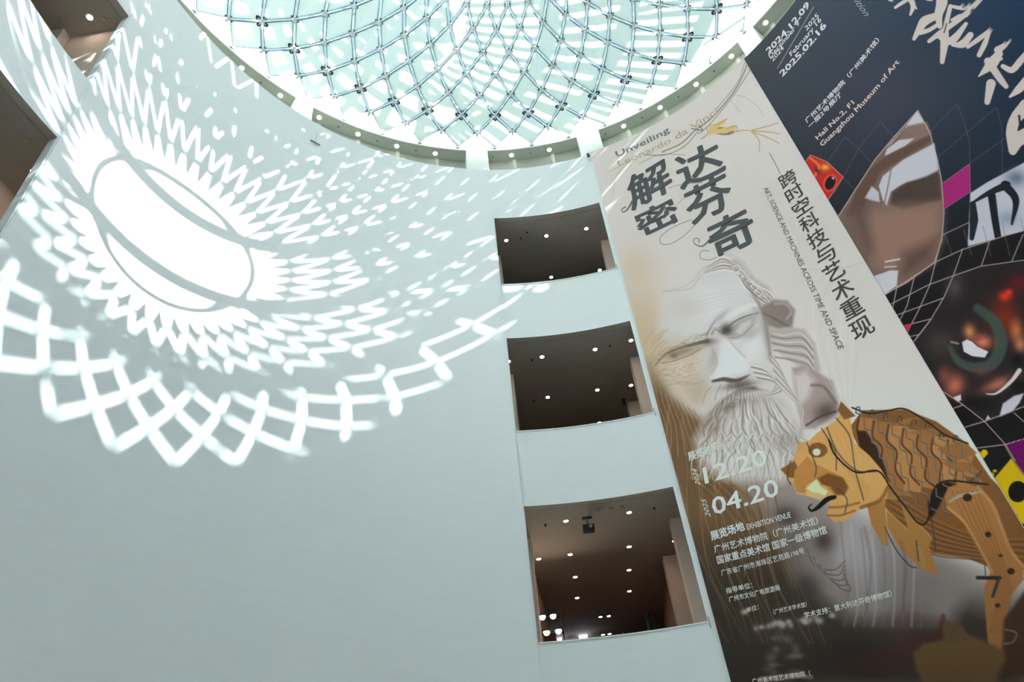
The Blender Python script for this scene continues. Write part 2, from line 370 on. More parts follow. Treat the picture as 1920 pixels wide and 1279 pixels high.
e, w_, h_ = panel_at('display_rack', 1058, 1173, 1103, 1200, D2-.02, 'black', 'dark slatted rack at the back of the bottom opening', 'rack')
for i in range(12):
    MB().box(-w_+.06+i*(2*w_-.12)/12, -w_+.09+i*(2*w_-.12)/12, -.05, -.02, -h_*.1, h_*.8).build('slat', M['wood'], e)
panel_at('notice_board', 1107, 1185, 1124, 1203, D2-.04, 'grey', 'small grey board right of the glass cylinders', 'board')
panel_at('teal_screen', 1184, 1180, 1200, 1192, D2-.03, 'teal', 'dark teal screen low in the bottom opening', 'screen')
panel_at('dark_screen', 1168, 1168, 1183, 1195, D2-.05, 'dark', 'tilted dark screen beside the teal one', 'screen')
panel_at('rust_screen', 1014, 1185, 1046, 1215, 1.46, 'rust', 'rust red screen behind the four spotlights', 'screen')
for i, (px, py, lab) in enumerate(((1045, 1196, 'cluster of glowing glass cylinders left of the rack'), (1093, 1190, 'cluster of glowing glass cylinders right of the rack'))):
    e = facing(lp(px, py, 1.98)); e.name = 'glass_cylinders'; tag(e, lab, 'lamp')
    for j in range(4):
        x = -.12+.08*j; MB().tube((x, 0, -.5), (x, 0, .0+.05*(j % 2)), .025, 8).build('glass_tube', M['rackglow'], e)
    MB().box(-.18, .18, -.05, .05, -.55, -.5).build('base', M['grey'], e)
e = facing(lp(1166, 1180, 2.0)); e.name = 'rope_post'; tag(e, 'thin pale post leaning at the back of the bottom opening', 'post')
MB().tube((.03, 0, -.35), (-.02, 0, .22), .02, 8).build('shaft', M['ring'], e); MB().tube((-.02, 0, .22), (-.024, 0, .26), .035, 8).build('cap', M['grey'], e)
e = facing(lp(1219, 1160, 1.84)); e.name = 'display_case'; tag(e, 'narrow purplish glass case before the timber wall', 'case')
MB().box(-.12, .12, 0, .2, -.9, .25).build('cabinet', M['grey'], e); MB().box(-.08, .08, -.01, 0, -.8, .2).build('lit_panel', M['teal'], e); MB().box(-.13, .13, -.01, .21, .25, .29).build('lid', M['black'], e)

# hooks that tie the banner to the sills, and a sensor on the wall
for i, (h_, nm) in enumerate(((LEV[1][0], 'middle'), (LEV[2][0], 'bottom'), (LEV[0][0], 'top'))):
    x, y, z = P(76.82, .997, h_+.001); e = empty('sill_hook', (x, y, z), R_(76.8)); tag(e, 'small wire hook at the right end of the %s sill' % nm, 'hook')
    MB().tube((0, 0, -.14), (0, 0, .07), .008, 6).build('wire', M['grey'], e); MB().tube((-.03, 0, .07), (.03, 0, .07), .008, 6).build('clip', M['black'], e)
az_, h_ = trace(590, 268, .999)
e = empty('wall_sensor', P(az_, .999, h_), R_(az_)); tag(e, 'tiny sensor on a thin rod high on the big white wall', 'sensor')
MB().tube((0, 0, 0), (-.05, .0, -.03), .02, 6).build('bracket', M['grey'], e); MB().tube((-.05, 0, .55), (-.05, 0, -.03), .006, 6).build('rod', M['grey'], e)
MB().box(-.07, -.03, -.16, .16, -.06, -.02).build('sensor_bar', M['grey'], e)
x, y, z = P(76.72, .9985, 2.09); e = empty('banner_bracket', (x, y, z), R_(76.72)); tag(e, 'small dark bracket at the top left corner of the light banner', 'bracket')
MB().box(-.04, .012, -.045, .045, -.06, .10).build('plate', M['black'], e); MB().tube((-.03, 0, -.06), (-.03, 0, -.4), .008, 6).build('cord', M['grey'], e)
for lo, hi in LEV:
    o = MB().arcbox(AX[0]-HALF+.03, AX[0]+HALF-.03, 1.001, 1.025, lo-.0005, lo+.0022, 1).build('trim_sill', M['trim']); o['kind'] = 'structure'

# ---------------------------------------------------------------- the inner grid of panels, added strips and connectors
RG = [1.183, 1.098, 1.006, .906, .808, .708, .606, .505, .405, .300, .206]
HG = [2.500, 2.482, 2.462, 2.438, 2.416, 2.381, 2.339, 2.293, 2.246, 2.208, 2.184]
A0, ST = 154.672, 7.5
def ga(i, j): return A0+ST*j+(0 if i % 2 == 0 else ST/2)       # azimuth of node j on ring i
def node(i, j): return Vector(P(ga(i, j), RG[i], HG[i]))
sky_ = empty('skylight', (0, 0, zz(2.5))); tag(sky_, 'round latticed skylight of pale green panels with bluish added strips in the joints', 'skylight')
off = Vector((0, 0, -zz(2.5)))
def sub(mb, name, m, mats=None, smooth=False):
    mb.v = [tuple(Vector(v)+off) for v in mb.v]; return mb.build(name, m, sky_, mats, smooth)
GAP = .0047*S
def gap_at(r): return S*.0047*min(1, (r/.55)**.6)
def panel_geo(mb, i, j):
    """diamond between rings i, i+1, i+2; j = index of its outer corner"""
    s = 0 if i % 2 == 0 else 1
    q = [node(i, j), node(i+1, j-1+s), node(i+2, j), node(i+1, j+s)]
    # offset every edge inwards by GAP in the plane of the diamond
    cen = sum(q, Vector())/4; nrm = (q[2]-q[0]).cross(q[3]-q[1]).normalized()
    pts = []; GAP = gap_at(RG[i+1])
    for k in range(4):
        a, b, c = q[k-1], q[k], q[(k+1) % 4]
        e1, e2 = (b-a).normalized(), (c-b).normalized()
        n1, n2 = nrm.cross(e1), nrm.cross(e2)
        if n1.dot(cen-b) < 0: n1, n2 = -n1, -n2
        g1 = GAP; g2 = GAP
        # solve in plane
        den = e1.dot(n2); x = b+n1*g1
        t = (g2-(x-b).dot(n2))/den if abs(den) > 1e-6 else 0
        pts.append(x+e1*t)
    inner = [p+(cen-p)*min(.3, .028/max(.05, (cen-p).length)) for p in pts]
    up = nrm if nrm.z > 0 else -nrm
    mb.add([p+up*.02 for p in pts], [(0, 1, 2, 3)], 0)
    for k in range(4):                       # slim dark gasket frame
        a, b, c, d = pts[k], pts[(k+1) % 4], inner[(k+1) % 4], inner[k]
        mb.add([a-up*.012, b-up*.012, c-up*.012, d-up*.012, a+up*.018, b+up*.018], [(0, 1, 2, 3), (0, 4, 5, 1)], 1)
    return cen
rest = MB(); npan = 0
for i in range(9):
    for j in range(48):
        t_ = MB(); cen = panel_geo(t_, i, j)
        if in_view(cen, 60): sub(t_, 'panel', None, [M['panel'], M['frame']]); npan += 1
        else: rest.add(t_.v, [q for q, m_ in zip(t_.f, t_.m) if m_ == 0], 0); rest.add(t_.v, [q for q, m_ in zip(t_.f, t_.m) if m_ == 1], 1)
sub(rest, 'outer_panels', None, [M['panel'], M['frame']])['kind'] = 'stuff'
# strips added in the open panel joints, tinted to dim sky and sun
rest = MB(); ntub = 0
for i in range(1, 9):
    s = 0 if i % 2 == 0 else 1
    for j in range(48):
        for dj in (-1+s, s):
            a, b = node(i, j), node(i+1, j+dj); d = (b-a).normalized(); a2, b2 = a+d*.12, b-d*.12
            a2 = a2-Vector((0, 0, .05)); b2 = b2-Vector((0, 0, .05))
            vis = in_view((a+b)/2, 50)
            t_ = (MB() if vis else rest).bar(a, b, gap_at(RG[i+1])*1.9, .006)
            if vis: sub(t_, 'dimming_strip', M['strip']); ntub += 1
sub(rest, 'outer_strips', M['strip'])['kind'] = 'stuff'
rest = MB(); nn = 0
def connector(mb, i, j):
    p = node(i, j); big = i == 2
    c = p-Vector((0, 0, .05))
    mb.tube(c+Vector((0, 0, .05)), c-Vector((0, 0, .03)), .055, 10, .05, 0)
    s = 0 if i % 2 == 0 else 1
    nb = []
    if i < 9: nb += [node(i+1, j-1+s), node(i+1, j+s)]
    if i > 1: nb += [node(i-1, j-1+s), node(i-1, j+s)]
    for q in nb:
        d = (q-p).normalized(); mb.tube(c+d*.04, c+d*.13, .028, 8, .024, 0)
    dirs = [math.atan2((q-p).y, (q-p).x) for q in nb]
    sc_ = 1.0 if i < 5 else max(.4, RG[i]/.75); rr = .17 if big else .12*sc_; br = .075 if big else .036*sc_
    base = ga(i, j)
    for k in range(4):                        # dark clamp discs at the four panel corners
        t = R_(base+90*k); mb.tube(c+Vector((rr*math.cos(t), rr*math.sin(t), .035)), c+Vector((rr*math.cos(t), rr*math.sin(t), .075)), br, 10, mi=1)
        mb.bar(c+Vector((0, 0, .02)), c+Vector((rr*math.cos(t), rr*math.sin(t), .03)), .03, .03, mi=0)
for i in range(1, 10):
    for j in range(48):
        if in_view(node(i, j), 30):
            t_ = MB(); connector(t_, i, j); sub(t_, 'connector', None, [M['hub'], M['bolt']]); nn += 1
        else: connector(rest, i, j)
sub(rest, 'outer_connectors', None, [M['hub'], M['bolt']])['kind'] = 'stuff'
# small clips on the outermost panel corners
mb = MB()
for j in range(48):
    p = node(0, j); mb.tube(p+Vector((0, 0, .05)), p-Vector((0, 0, .03)), .035, 6); a = R_(ga(0, j)); t_ = Vector((-math.sin(a), math.cos(a), 0))
    mb.bar(p-t_*.09, p+t_*.09, .03, .02)
sub(mb, 'corner_clips', M['grey'])['kind'] = 'stuff'
# white membrane between the saw-tooth edge of the panels and the fascia
v = []; fcs = []
for j in range(48):
    n0 = len(v); a1, a2 = ga(0, j), ga(0, j+1); mid = ga(1, j)
    v += [P(a1, RG[0]+.001, HG[0]+.004), P(mid, RG[1]+.009, HG[1]+.006), P(a2, RG[0]+.001, HG[0]+.004), P(a2, RI+.001, H2+.022), P(mid, RI+.001, H2+.022), P(a1, RI+.001, H2+.022)]
    fcs += [(n0, n0+1, n0+4, n0+5), (n0+1, n0+2, n0+3, n0+4)]
mb = MB(); mb.add(v, fcs); sub(mb, 'membrane', M['membrane'])
# inner rim of the funnel
mb = MB(); n = 96
for i in range(n):
    a, b = P(i*360/n, .2035, 2.182), P((i+1)*360/n, .2035, 2.182); mb.tube(a, b, .10, 8, caps=False)
sub(mb, 'rim_ring', M['steel'], smooth=True)
mb = MB()
for j in range(48):
    a = node(9, j); b = Vector(P(ga(9, j), .2035, 2.182)); mb.tube(a, b, .02, 6)
sub(mb, 'rim_cables', M['steel'])['kind'] = 'stuff'

# ---------------------------------------------------------------- the outer glass roof with its deep crossing beams
roof = empty('glass_roof', (0, 0, zz(2.6))); tag(roof, 'outer glazed roof with deep crossing beams seen through the panels', 'roof')
off2 = Vector((0, 0, -zz(2.6)))
def rsub(mb, name, m, kind=None):
    mb.v = [tuple(Vector(v)+off2) for v in mb.v]; o = mb.build(name, m, roof)
    if kind: o['kind'] = kind
    return o
HR = 3.00
for r0, r1, h0, h1 in ((.779, .833, HR, HR+.012), (1.013, 1.067, HR, HR+.012), (1.286, 1.309, HR-.02, HR+.03)):
    rsub(MB().arcbox(0, 360, r0, r1, h0, h1, 3), 'ring_beam', M['beam'])
PSI = math.tan(R_(37))
mb = MB(); rs = np.linspace(.06, .80, 18)
for sgn in (-1, 1):
    for j in range(24):
        pr = None
        for r in rs:
            a = 3.0+15*j+sgn*math.degrees(PSI*math.log(r)); p = P(a, r, HR+.01)
            if pr is not None and r > .16 and (r < .50 or 58 < a % 360 < 200): mb.bar(pr, p, .27, .26)
            pr = p
rsub(mb, 'crossing_beams', M['beam'], 'stuff')
mb = MB()
for j in range(26):
    a = 0+2.5*j; mb.bar(P(a+1.5, .54 if j % 2 else .78, HR+.02), P(a-1.5, 1.286, HR+.02), .29, .05)
for j in range(30):
    a = 65+2.5*j; mb.bar(P(a+1.5, .83, HR+.02), P(a-1.5, 1.286, HR+.02), .29, .05)
rsub(mb, 'shading_fins', M['beam'], 'stuff')
for j in range(24):
    a = 9+15*j; mb = MB(); mb.bar(P(a, 1.315, 2.80), P(a, 1.315, HR-.02), .10, .10, up=(math.cos(R_(a)), math.sin(R_(a)), 0)); rsub(mb, 'post', M['beam'])
v = [P(a*5, r, HR+.034) for r in (.03, .50, 1.32) for a in range(72)]
fcs = [(k*72+i, k*72+(i+1) % 72, (k+1)*72+(i+1) % 72, (k+1)*72+i) for k in range(2) for i in range(72)]+[tuple(range(71, -1, -1))]
mb = MB(); mb.add(v, fcs); rsub(mb, 'glazing', M['glass'])
# ---------------------------------------------------------------- the two hanging banners: printed cloth
rng = np.random.RandomState(7)
def T(ox, oy, k): return lambda x, y: (ox+x/k, oy+y/k)
T4, T6, T8, T9 = T(1100, 80, 3.045), T(1180, 440, 3.046), T(1240, 780, 2.5625), T(1520, 740, 2.3725)
TB, TC, T7, TZ, T1 = T(1400, 0, 2.665), T(1560, 440, 3.044), T(1620, 0, 4.263), T(1800, 780, 5.817), T(0, 0, 1.0)
def to_albedo(c, py):
    """ink colour that shows as c in the light that falls at that height of the wall"""
    g = np.clip(0.71-0.0005*(np.asarray(py, float)-600), .42, .80)/0.825
    L = np.stack([g*0.825, g, g*1.005], -1)
    return np.clip(lin(c)/L, 0.004, 0.92)
class Print:
    """prints inks on a cloth grid: az (deg) x h"""
    def __init__(s, azs, hs, R):
        s.azs, s.hs, s.R = azs, hs, R
        A, H = np.meshgrid(np.radians(azs), hs)
        X = np.stack([np.cos(A)*R*S, np.sin(A)*R*S, H*S+EYE], -1).reshape(-1, 3); s.X = X
        d = X-np.array(CAM); z = d@np.array(FW)
        s.U = 960+FPX*(d@np.array(RX))/z; s.V = 639.5-FPX*(d@np.array(UY))/z
        s.C = np.zeros((len(X), 3)); s.order = None
    def fill(s, c): s.C[:] = c
    def box(s, x0, x1, y0, y1):
        return np.nonzero((s.U > x0) & (s.U < x1) & (s.V > y0) & (s.V < y1))[0]
    def mix(s, idx, a, c):
        a = np.clip(a, 0, 1)[:, None]; s.C[idx] = s.C[idx]*(1-a)+np.array(c, float)*a
    def blob(s, t, cx, cy, rx, ry, c, a=1.0, ang=0.0, hard=0.0):
        x, y = t(cx, cy); x1, y1 = t(cx+rx, cy+ry); rx, ry = x1-x, y1-y; m = 2.6*max(rx, ry)
        i = s.box(x-m, x+m, y-m, y+m)
        if not len(i): return
        dx, dy = s.U[i]-x, s.V[i]-y; k = R_(ang); u, v = dx*math.cos(k)+dy*math.sin(k), -dx*math.sin(k)+dy*math.cos(k)
        q = (u/rx)**2+(v/ry)**2
        w_ = np.clip((1-np.sqrt(q))*min(rx, ry)/1.3+.5, 0, 1) if hard else np.exp(-q)
        s.mix(i, w_*a, c)
    def poly(s, t, pts, c, a=1.0, f=1.2):
        f = f if t is T1 else max(1.0, f*.45)
        p = np.array([t(*q) for q in pts]); m = f+1
        i = s.box(p[:, 0].min()-m, p[:, 0].max()+m, p[:, 1].min()-m, p[:, 1].max()+m)
        if not len(i): return
        x, y = s.U[i], s.V[i]; ins = np.zeros(len(i), bool); dm = np.full(len(i), 1e9)
        for k in range(len(p)):
            (x0, y0), (x1, y1) = p[k-1], p[k]
            ins ^= ((y0 > y) != (y1 > y)) & (x < (x1-x0)*(y-y0)/((y1-y0) if y1 != y0 else 1e-9)+x0)
            L = (x1-x0)**2+(y1-y0)**2+1e-9; tt = np.clip(((x-x0)*(x1-x0)+(y-y0)*(y1-y0))/L, 0, 1)
            dm = np.minimum(dm, np.hypot(x-x0-tt*(x1-x0), y-y0-tt*(y1-y0)))
        s.mix(i, (np.where(ins, dm, -dm)/f*.5+.5)*a, c)
    def line(s, t, pts, w, c, a=1.0, f=1.0, smooth=True):
        f = max(1.0, f*.5)
        p = np.array([t(*q) for q in pts]); k_ = t(1, 0)[0]-t(0, 0)[0]
        w = np.array(w if hasattr(w, '__len__') else [w]*len(p), float)*k_
        if smooth and len(p) > 2:                       # Catmull-Rom
            q = np.vstack([2*p[0]-p[1], p, 2*p[-1]-p[-2]]); o = []; ow = []
            for j in range(1, len(q)-2):
                for u in np.linspace(0, 1, 7)[:-1]:
                    o.append(.5*((2*q[j])+(-q[j-1]+q[j+1])*u+(2*q[j-1]-5*q[j]+4*q[j+1]-q[j+2])*u*u+(-q[j-1]+3*q[j]-3*q[j+1]+q[j+2])*u**3))
                    ow.append(w[j-1]*(1-u)+w[min(j, len(w)-1)]*u)
            o.append(p[-1]); ow.append(w[-1]); p, w = np.array(o), np.array(ow)
        m = w.max()+2
        i = s.box(p[:, 0].min()-m, p[:, 0].max()+m, p[:, 1].min()-m, p[:, 1].max()+m)
        if not len(i): return
        x, y = s.U[i], s.V[i]; best = np.full(len(i), -1e9)
        for k in range(1, len(p)):
            (x0, y0), (x1, y1) = p[k-1], p[k]; L = (x1-x0)**2+(y1-y0)**2+1e-9
            tt = np.clip(((x-x0)*(x1-x0)+(y-y0)*(y1-y0))/L, 0, 1)
            best = np.maximum(best, (w[k-1]*(1-tt)+w[k]*tt)/2-np.hypot(x-x0-tt*(x1-x0), y-y0-tt*(y1-y0)))
        s.mix(i, np.clip(best/f+.5, 0, 1)*a, c)
    def build(s, name, parent):
        na, nh = len(s.azs), len(s.hs); off = np.array(parent.location)
        me = bpy.data.meshes.new(name); me.vertices.add(na*nh); me.vertices.foreach_set('co', (s.X-off).ravel())
        j, i = np.meshgrid(np.arange(nh-1), np.arange(na-1), indexing='ij'); b = (j*na+i).ravel()
        q = np.stack([b, b+na, b+na+1, b+1], 1); nq = len(q)
        me.loops.add(nq*4); me.loops.foreach_set('vertex_index', q.ravel().astype(np.int32))
        me.polygons.add(nq); me.polygons.foreach_set('loop_start', np.arange(0, nq*4, 4, dtype=np.int32)); me.polygons.foreach_set('loop_total', np.full(nq, 4, np.int32))
        me.update(calc_edges=True)
        at = me.color_attributes.new('print', 'FLOAT_COLOR', 'POINT')
        at.data.foreach_set('color', np.c_[to_albedo(s.C, s.V), np.ones(len(s.C))].astype(np.float32).ravel())
        m = bpy.data.materials.new('printed_banner_cloth'); m.use_nodes = True; nt = m.node_tree; bs = nt.nodes['Principled BSDF']; bs.inputs['Roughness'].default_value = .85; bs.inputs['Specular IOR Level'].default_value = .2
        an = nt.nodes.new('ShaderNodeAttribute'); an.attribute_name = 'print'
        nz = nt.nodes.new('ShaderNodeTexNoise'); nz.inputs['Scale'].default_value = 300; bp = nt.nodes.new('ShaderNodeBump'); bp.inputs['Strength'].default_value = .08; bp.inputs['Distance'].default_value = .005
        nt.links.new(nz.outputs['Fac'], bp.inputs['Height']); nt.links.new(bp.outputs['Normal'], bs.inputs['Normal'])
        nt.links.new(an.outputs['Color'], bs.inputs['Base Color']); me.materials.append(m)
        o = bpy.data.objects.new(name, me); COL.objects.link(o); o.parent = parent; return o
ink_cache = {}
def ink(c, py):
    k = (tuple(c), int(py/60))
    if k not in ink_cache: ink_cache[k] = mat('printed_ink', tuple(float(v) for v in to_albedo(np.array(c, float), py)), .6, noise=.02, nscale=30)
    return ink_cache[k]
def lettering(txt, p0, p1, ph, c, parent, R, bold=0.0, y0=0.0, y1=.73, spacing=1.0, shear=0.0):
    """flat lettering on the cloth; p0, p1 tracing points of the base line ends, ph of the cap line above p0"""
    cu = bpy.data.curves.new('t', 'FONT'); cu.body = txt; cu.size = 1.0; cu.resolution_u = 2; cu.space_character = spacing; cu.shear = shear
    ob = bpy.data.objects.new('t', cu); COL.objects.link(ob)
    dg = bpy.context.evaluated_depsgraph_get(); me = bpy.data.meshes.new_from_object(ob.evaluated_get(dg))
    bpy.data.objects.remove(ob); bpy.data.curves.remove(cu)
    n = len(me.vertices)
    if n == 0: return None
    co = np.zeros(n*3); me.vertices.foreach_get('co', co); co = co.reshape(-1, 3)
    x0, x1 = co[:, 0].min(), co[:, 0].max(); h_ = (y1-y0); sh_ = [(0, 0)]+([(bold*dx, bold*dy) for dx, dy in ((1, 0), (-1, 0), (0, 1), (0, -1), (.7, .7), (-.7, -.7), (.7, -.7), (-.7, .7))] if bold > 0 else [])
    a, b, d = (np.array(trace(*q, R=R)) for q in (p0, p1, ph))
    u = (co[:, 0]-x0)/(x1-x0); v = (co[:, 1]-y0)/(y1-y0)
    q = a[None]+u[:, None]*(b-a)[None]+v[:, None]*(d-a)[None]
    A = np.radians(q[:, 0]); r = (R-.0006)*S
    X = np.stack([r*np.cos(A), r*np.sin(A), q[:, 1]*S+EYE], -1)-np.array(parent.location)
    if len(sh_) > 1:
        fc = [tuple(pl.vertices) for pl in me.polygons]; vv = []; ff = []
        for m_, (dx, dy) in enumerate(sh_):
            q2 = a[None]+(u+dx/(x1-x0))[:, None]*(b-a)[None]+(v+dy/(y1-y0))[:, None]*(d-a)[None]; A2 = np.radians(q2[:, 0]); r2 = r-.00035*m_*S*.1
            vv += (np.stack([r2*np.cos(A2), r2*np.sin(A2), q2[:, 1]*S+EYE], -1)-np.array(parent.location)).tolist(); ff += [tuple(i_+m_*n for i_ in f_) for f_ in fc]
        bpy.data.meshes.remove(me); me = bpy.data.meshes.new('lettering'); me.from_pydata(vv, [], ff)
    else:
        me.vertices.foreach_set('co', X.ravel())
    me.materials.clear(); me.materials.append(ink(c, .5*(p0[1]+p1[1]))); me.update()
    o = bpy.data.objects.new('lettering', me); COL.objects.link(o); o.parent = parent
    if len(txt) > 1: o['kind'] = 'stuff'
    return o
def glyphs_down(txt, a, h0, h1, wdeg, c, parent, R, bold=0.0, sp=.95):
    """a column of characters, one below the other, at azimuth a"""
    n = len(txt); st = (h1-h0)/n
    for k, ch in enumerate(txt):
        t0 = h0+st*k; pts = [P(a+wdeg/2, R, t0+st*sp), P(a-wdeg/2, R, t0+st*sp), P(a+wdeg/2, R, t0)]
        lettering(ch, *[project(p) for p in pts], c, parent, R, bold, -.1, .86)

RB1, RB2 = .9915, .9940
t1 = empty('exhibition_banner', P(59.5, RB1, 0.35)); tag(t1, 'tall pale printed banner with bearded marble bust and dark Chinese title', 'banner')
t2 = empty('exhibition_banner', P(26, RB2, 0.35)); tag(t2, 'dark blue printed banner with white brush writing and grid of pictures', 'banner')
def hgrid(lo, hi, n):                 # finer towards the floor, where the cloth is closer to the visitor
    u = np.linspace(0, 1, n); return hi-(hi-lo)*(u**.82)
b1 = Print(np.linspace(76.2, 42.55, 450), np.r_[hgrid(.26, 2.098, 960), np.linspace(.26, -.06, 12)[1:]], RB1)
b1.V = b1.V.copy()
# slanted top edge follows the recess line; print
C = b1
C.fill((206, 208, 204))
for k in range(30):
    C.line(T1, [(1120+rng.rand()*300, 130+rng.rand()*330), (1180+rng.rand()*300, 110+rng.rand()*330)], 1, (190, 192, 184), .3)
C.blob(T6, 40, 180, 110, 120, (196, 184, 160), .55); C.blob(T6, 60, 520, 170, 260, (186, 172, 140), .75); C.blob(T6, 120, 820, 190, 260, (178, 160, 124), .8)
# brown wood-like hair at the lower left
C.poly(T8, [(-60, -260), (60, -160), (150, -60), (300, 60), (360, 160), (330, 280), (520, 380), (600, 520), (640, 720), (700, 1000), (720, 1350), (-200, 1350)], (106, 86, 60), .95, 40)
C.poly(T8, [(-100, 560), (200, 620), (640, 640), (1100, 700), (1800, 900), (1800, 1400), (-200, 1400)], (60, 55, 47), .9, 110)
C.poly(T8, [(360, -40), (640, 60), (700, 300), (840, 420), (1040, 520), (1300, 640), (1500, 760), (1400, 1000), (900, 980), (640, 800), (560, 560), (430, 400), (330, 220)], (140, 136, 130), .9, 40)
for k in range(34):
    x = 10+k*15; ph = rng.rand()*6.28; g = rng.rand()
    pts = [(x+22*math.sin(ph+j*.9)+j*j*2.2+(k % 7)*4, -60+j*105) for j in range(12)]
    C.line(T8, pts, [3+3*rng.rand()]*12, (92, 74, 50) if k % 2 else (152, 130, 96), .5)
for k in range(10):
    C.line(T8, [(190-6*k, 190+k*13), (330-10*k, 300+k*10), (470-9*k, 420+k*20), (510-14*k, 600+22*k)], 4, (88, 70, 50) if k % 2 else (150, 132, 104), .45)
# marble face
C.poly(T6, [(190, 330), (330, 300), (420, 215), (520, 195), (610, 215), (690, 300), (745, 380), (785, 500), (805, 650), (810, 760), (760, 900), (600, 980), (430, 1060), (330, 1000), (240, 900), (190, 760), (170, 650), (170, 560), (180, 450)], (199, 205, 203), .9, 26)
C.poly(T6, [(60, 620), (180, 560), (330, 600), (420, 650), (430, 860), (380, 980), (250, 940), (150, 840), (90, 740)], (186, 176, 152), .6, 30)
C.blob(T6, 470, 390, 150, 120, (213, 221, 223), .9); C.blob(T6, 600, 300, 90, 70, (206, 214, 216), .8)
C.line(T6, [(150, 330), (300, 300), (370, 258), (430, 190), (530, 172), (610, 195), (690, 270)], [4, 10, 16, 22, 24, 22, 14], (196, 198, 194), .9, 3)
C.line(T6, [(190, 325), (340, 310), (390, 262), (440, 215), (520, 192)], 5, (168, 166, 156), .6, 3)
C.line(T6, [(700, 400), (745, 470), (785, 600), (800, 700)], 26, (172, 176, 174), .6, 12)
C.blob(T6, 700, 650, 62, 90, (214, 222, 223), .9); C.blob(T6, 300, 770, 90, 80, (205, 204, 192), .6)
C.line(T6, [(505, 520), (590, 450), (690, 405), (730, 400)], [30, 34, 30, 16], (212, 220, 221), .9, 8)
C.poly(T6, [(520, 570), (560, 520), (640, 470), (735, 440), (725, 500), (660, 575), (590, 600)], (160, 162, 158), .8, 14)
C.blob(T6, 556, 548, 30, 20, (92, 90, 86), .9, -30); C.line(T6, [(535, 562), (590, 505), (660, 468), (738, 446)], [12, 10, 8, 5], (112, 112, 108), .85, 3)
C.poly(T6, [(600, 560), (640, 505), (700, 480), (690, 520), (640, 570)], (192, 197, 194), .9, 6)
C.line(T6, [(565, 592), (640, 578), (705, 515)], 7, (140, 140, 136), .8, 3); C.line(T6, [(590, 612), (660, 600), (722, 545)], 12, (214, 220, 220), .6, 6)
C.line(T6, [(440, 575), (470, 520), (500, 480)], [16, 12, 4], (150, 146, 138), .7, 5); C.line(T6, [(520, 556), (490, 540), (470, 570)], 9, (120, 116, 108), .6, 4)
C.poly(T6, [(455, 600), (520, 565), (560, 590), (640, 680), (688, 735), (675, 785), (620, 800), (560, 812), (500, 845), (465, 820), (480, 770), (505, 735), (470, 660)], (213, 220, 221), .95, 10)
C.line(T6, [(560, 590), (610, 650), (660, 700)], 10, (176, 178, 176), .6, 6); C.line(T6, [(470, 640), (500, 730), (470, 790)], 12, (180, 176, 164), .6, 7)
C.line(T6, [(475, 838), (540, 828), (610, 835), (690, 800)], [14, 26, 24, 8], (112, 106, 98), .9, 7)
C.blob(T6, 620, 850, 90, 26, (120, 112, 104), .8, -12)
C.line(T6, [(462, 1030), (520, 965), (620, 905), (720, 880), (800, 893)], [10, 22, 34, 30, 10], (104, 97, 90), .9, 8)
C.line(T6, [(430, 900), (470, 870), (540, 850)], 30, (198, 200, 194), .7, 10)
# left eye drawn as on old paper
C.line(T6, [(150, 745), (200, 690), (280, 650), (360, 628), (448, 606)], [5, 9, 13, 18, 22], (98, 90, 74), .85, 4)
C.blob(T6, 255, 692, 22, 16, (110, 100, 80), .8); C.line(T6, [(185, 735), (250, 722), (340, 690), (410, 650)], 6, (124, 112, 88), .7, 3)
for k in range(46):
    u = k/45; x = 110+345*u; y = 742-176*u**.8+rng.randn()*15; L = 30+34*rng.rand()
    C.line(T6, [(x, y), (x+L*.5, y-16-10*rng.rand()), (x+L, y-14-16*rng.rand())], 3.5, (130, 118, 92) if k % 4 else (200, 192, 168), .4)
for k in range(34):
    x = 110+230*rng.rand(); y = 735+130*rng.rand(); L = 40+70*rng.rand()
    C.line(T6, [(x, y), (x+L*.5, y+9*rng.randn()+6), (x+L, y-10+8*rng.randn())], 3, (146, 130, 100), .4)
for k in range(26):
    x = 20+170*rng.rand(); y = 600+330*rng.rand(); C.line(T6, [(x, y), (x+26, y-44), (x+70, y-80)], 3.5, (150, 134, 104), .4)
for k in range(16):
    C.line(T6, [(150+14*k, 880+8*k), (170+16*k, 980+6*k), (210+14*k, 1100), (190+22*k, 1260)], 5, (110, 88, 58) if k % 2 else (176, 154, 116), .5)
# moustache and beard
C.poly(T6, [(430, 1060), (520, 980), (640, 920), (790, 900), (880, 930), (960, 1060), (1000, 1150), (1010, 1290), (880, 1420), (520, 1400), (400, 1290), (370, 1170)], (186, 189, 185), .9, 22)
C.blob(T6, 640, 960, 110, 40, (112, 106, 99), .75, -8); C.blob(T6, 470, 1080, 40, 70, (128, 120, 108), .6, 20)
for k in range(64):
    u = k/63; x0 = 520+300*u; x1 = 380+680*u; w1 = 34*math.sin(k*1.3+.6); w2 = 40*math.sin(k*.9+2)
    pts = [(x0, 940-56*math.sin(u*3)), (x0*.72+x1*.28+w1*.6, 1020), (x0*.45+x1*.55-w2*.6, 1110), (x0*.2+x1*.8+w2, 1200), (x1-w1, 1290), (x1-30+40*u, 1400)]
    C.line(T6, pts, [3, 10, 12, 10, 7, 3], [(126, 123, 117), (219, 222, 219), (160, 158, 152), (204, 207, 204)][k % 4], .62, 2)
for k in range(9):
    C.line(T6, [(640-10*k, 920+10*k), (590-14*k, 960+20*k), (560-20*k, 1020+24*k)], 7, (222, 224, 220) if k % 2 else (120, 114, 106), .55, 2)
C.poly(T6, [(690, 740), (760, 745), (830, 790), (870, 860), (850, 920), (800, 905), (740, 885), (690, 830)], (198, 201, 198), .9, 12)
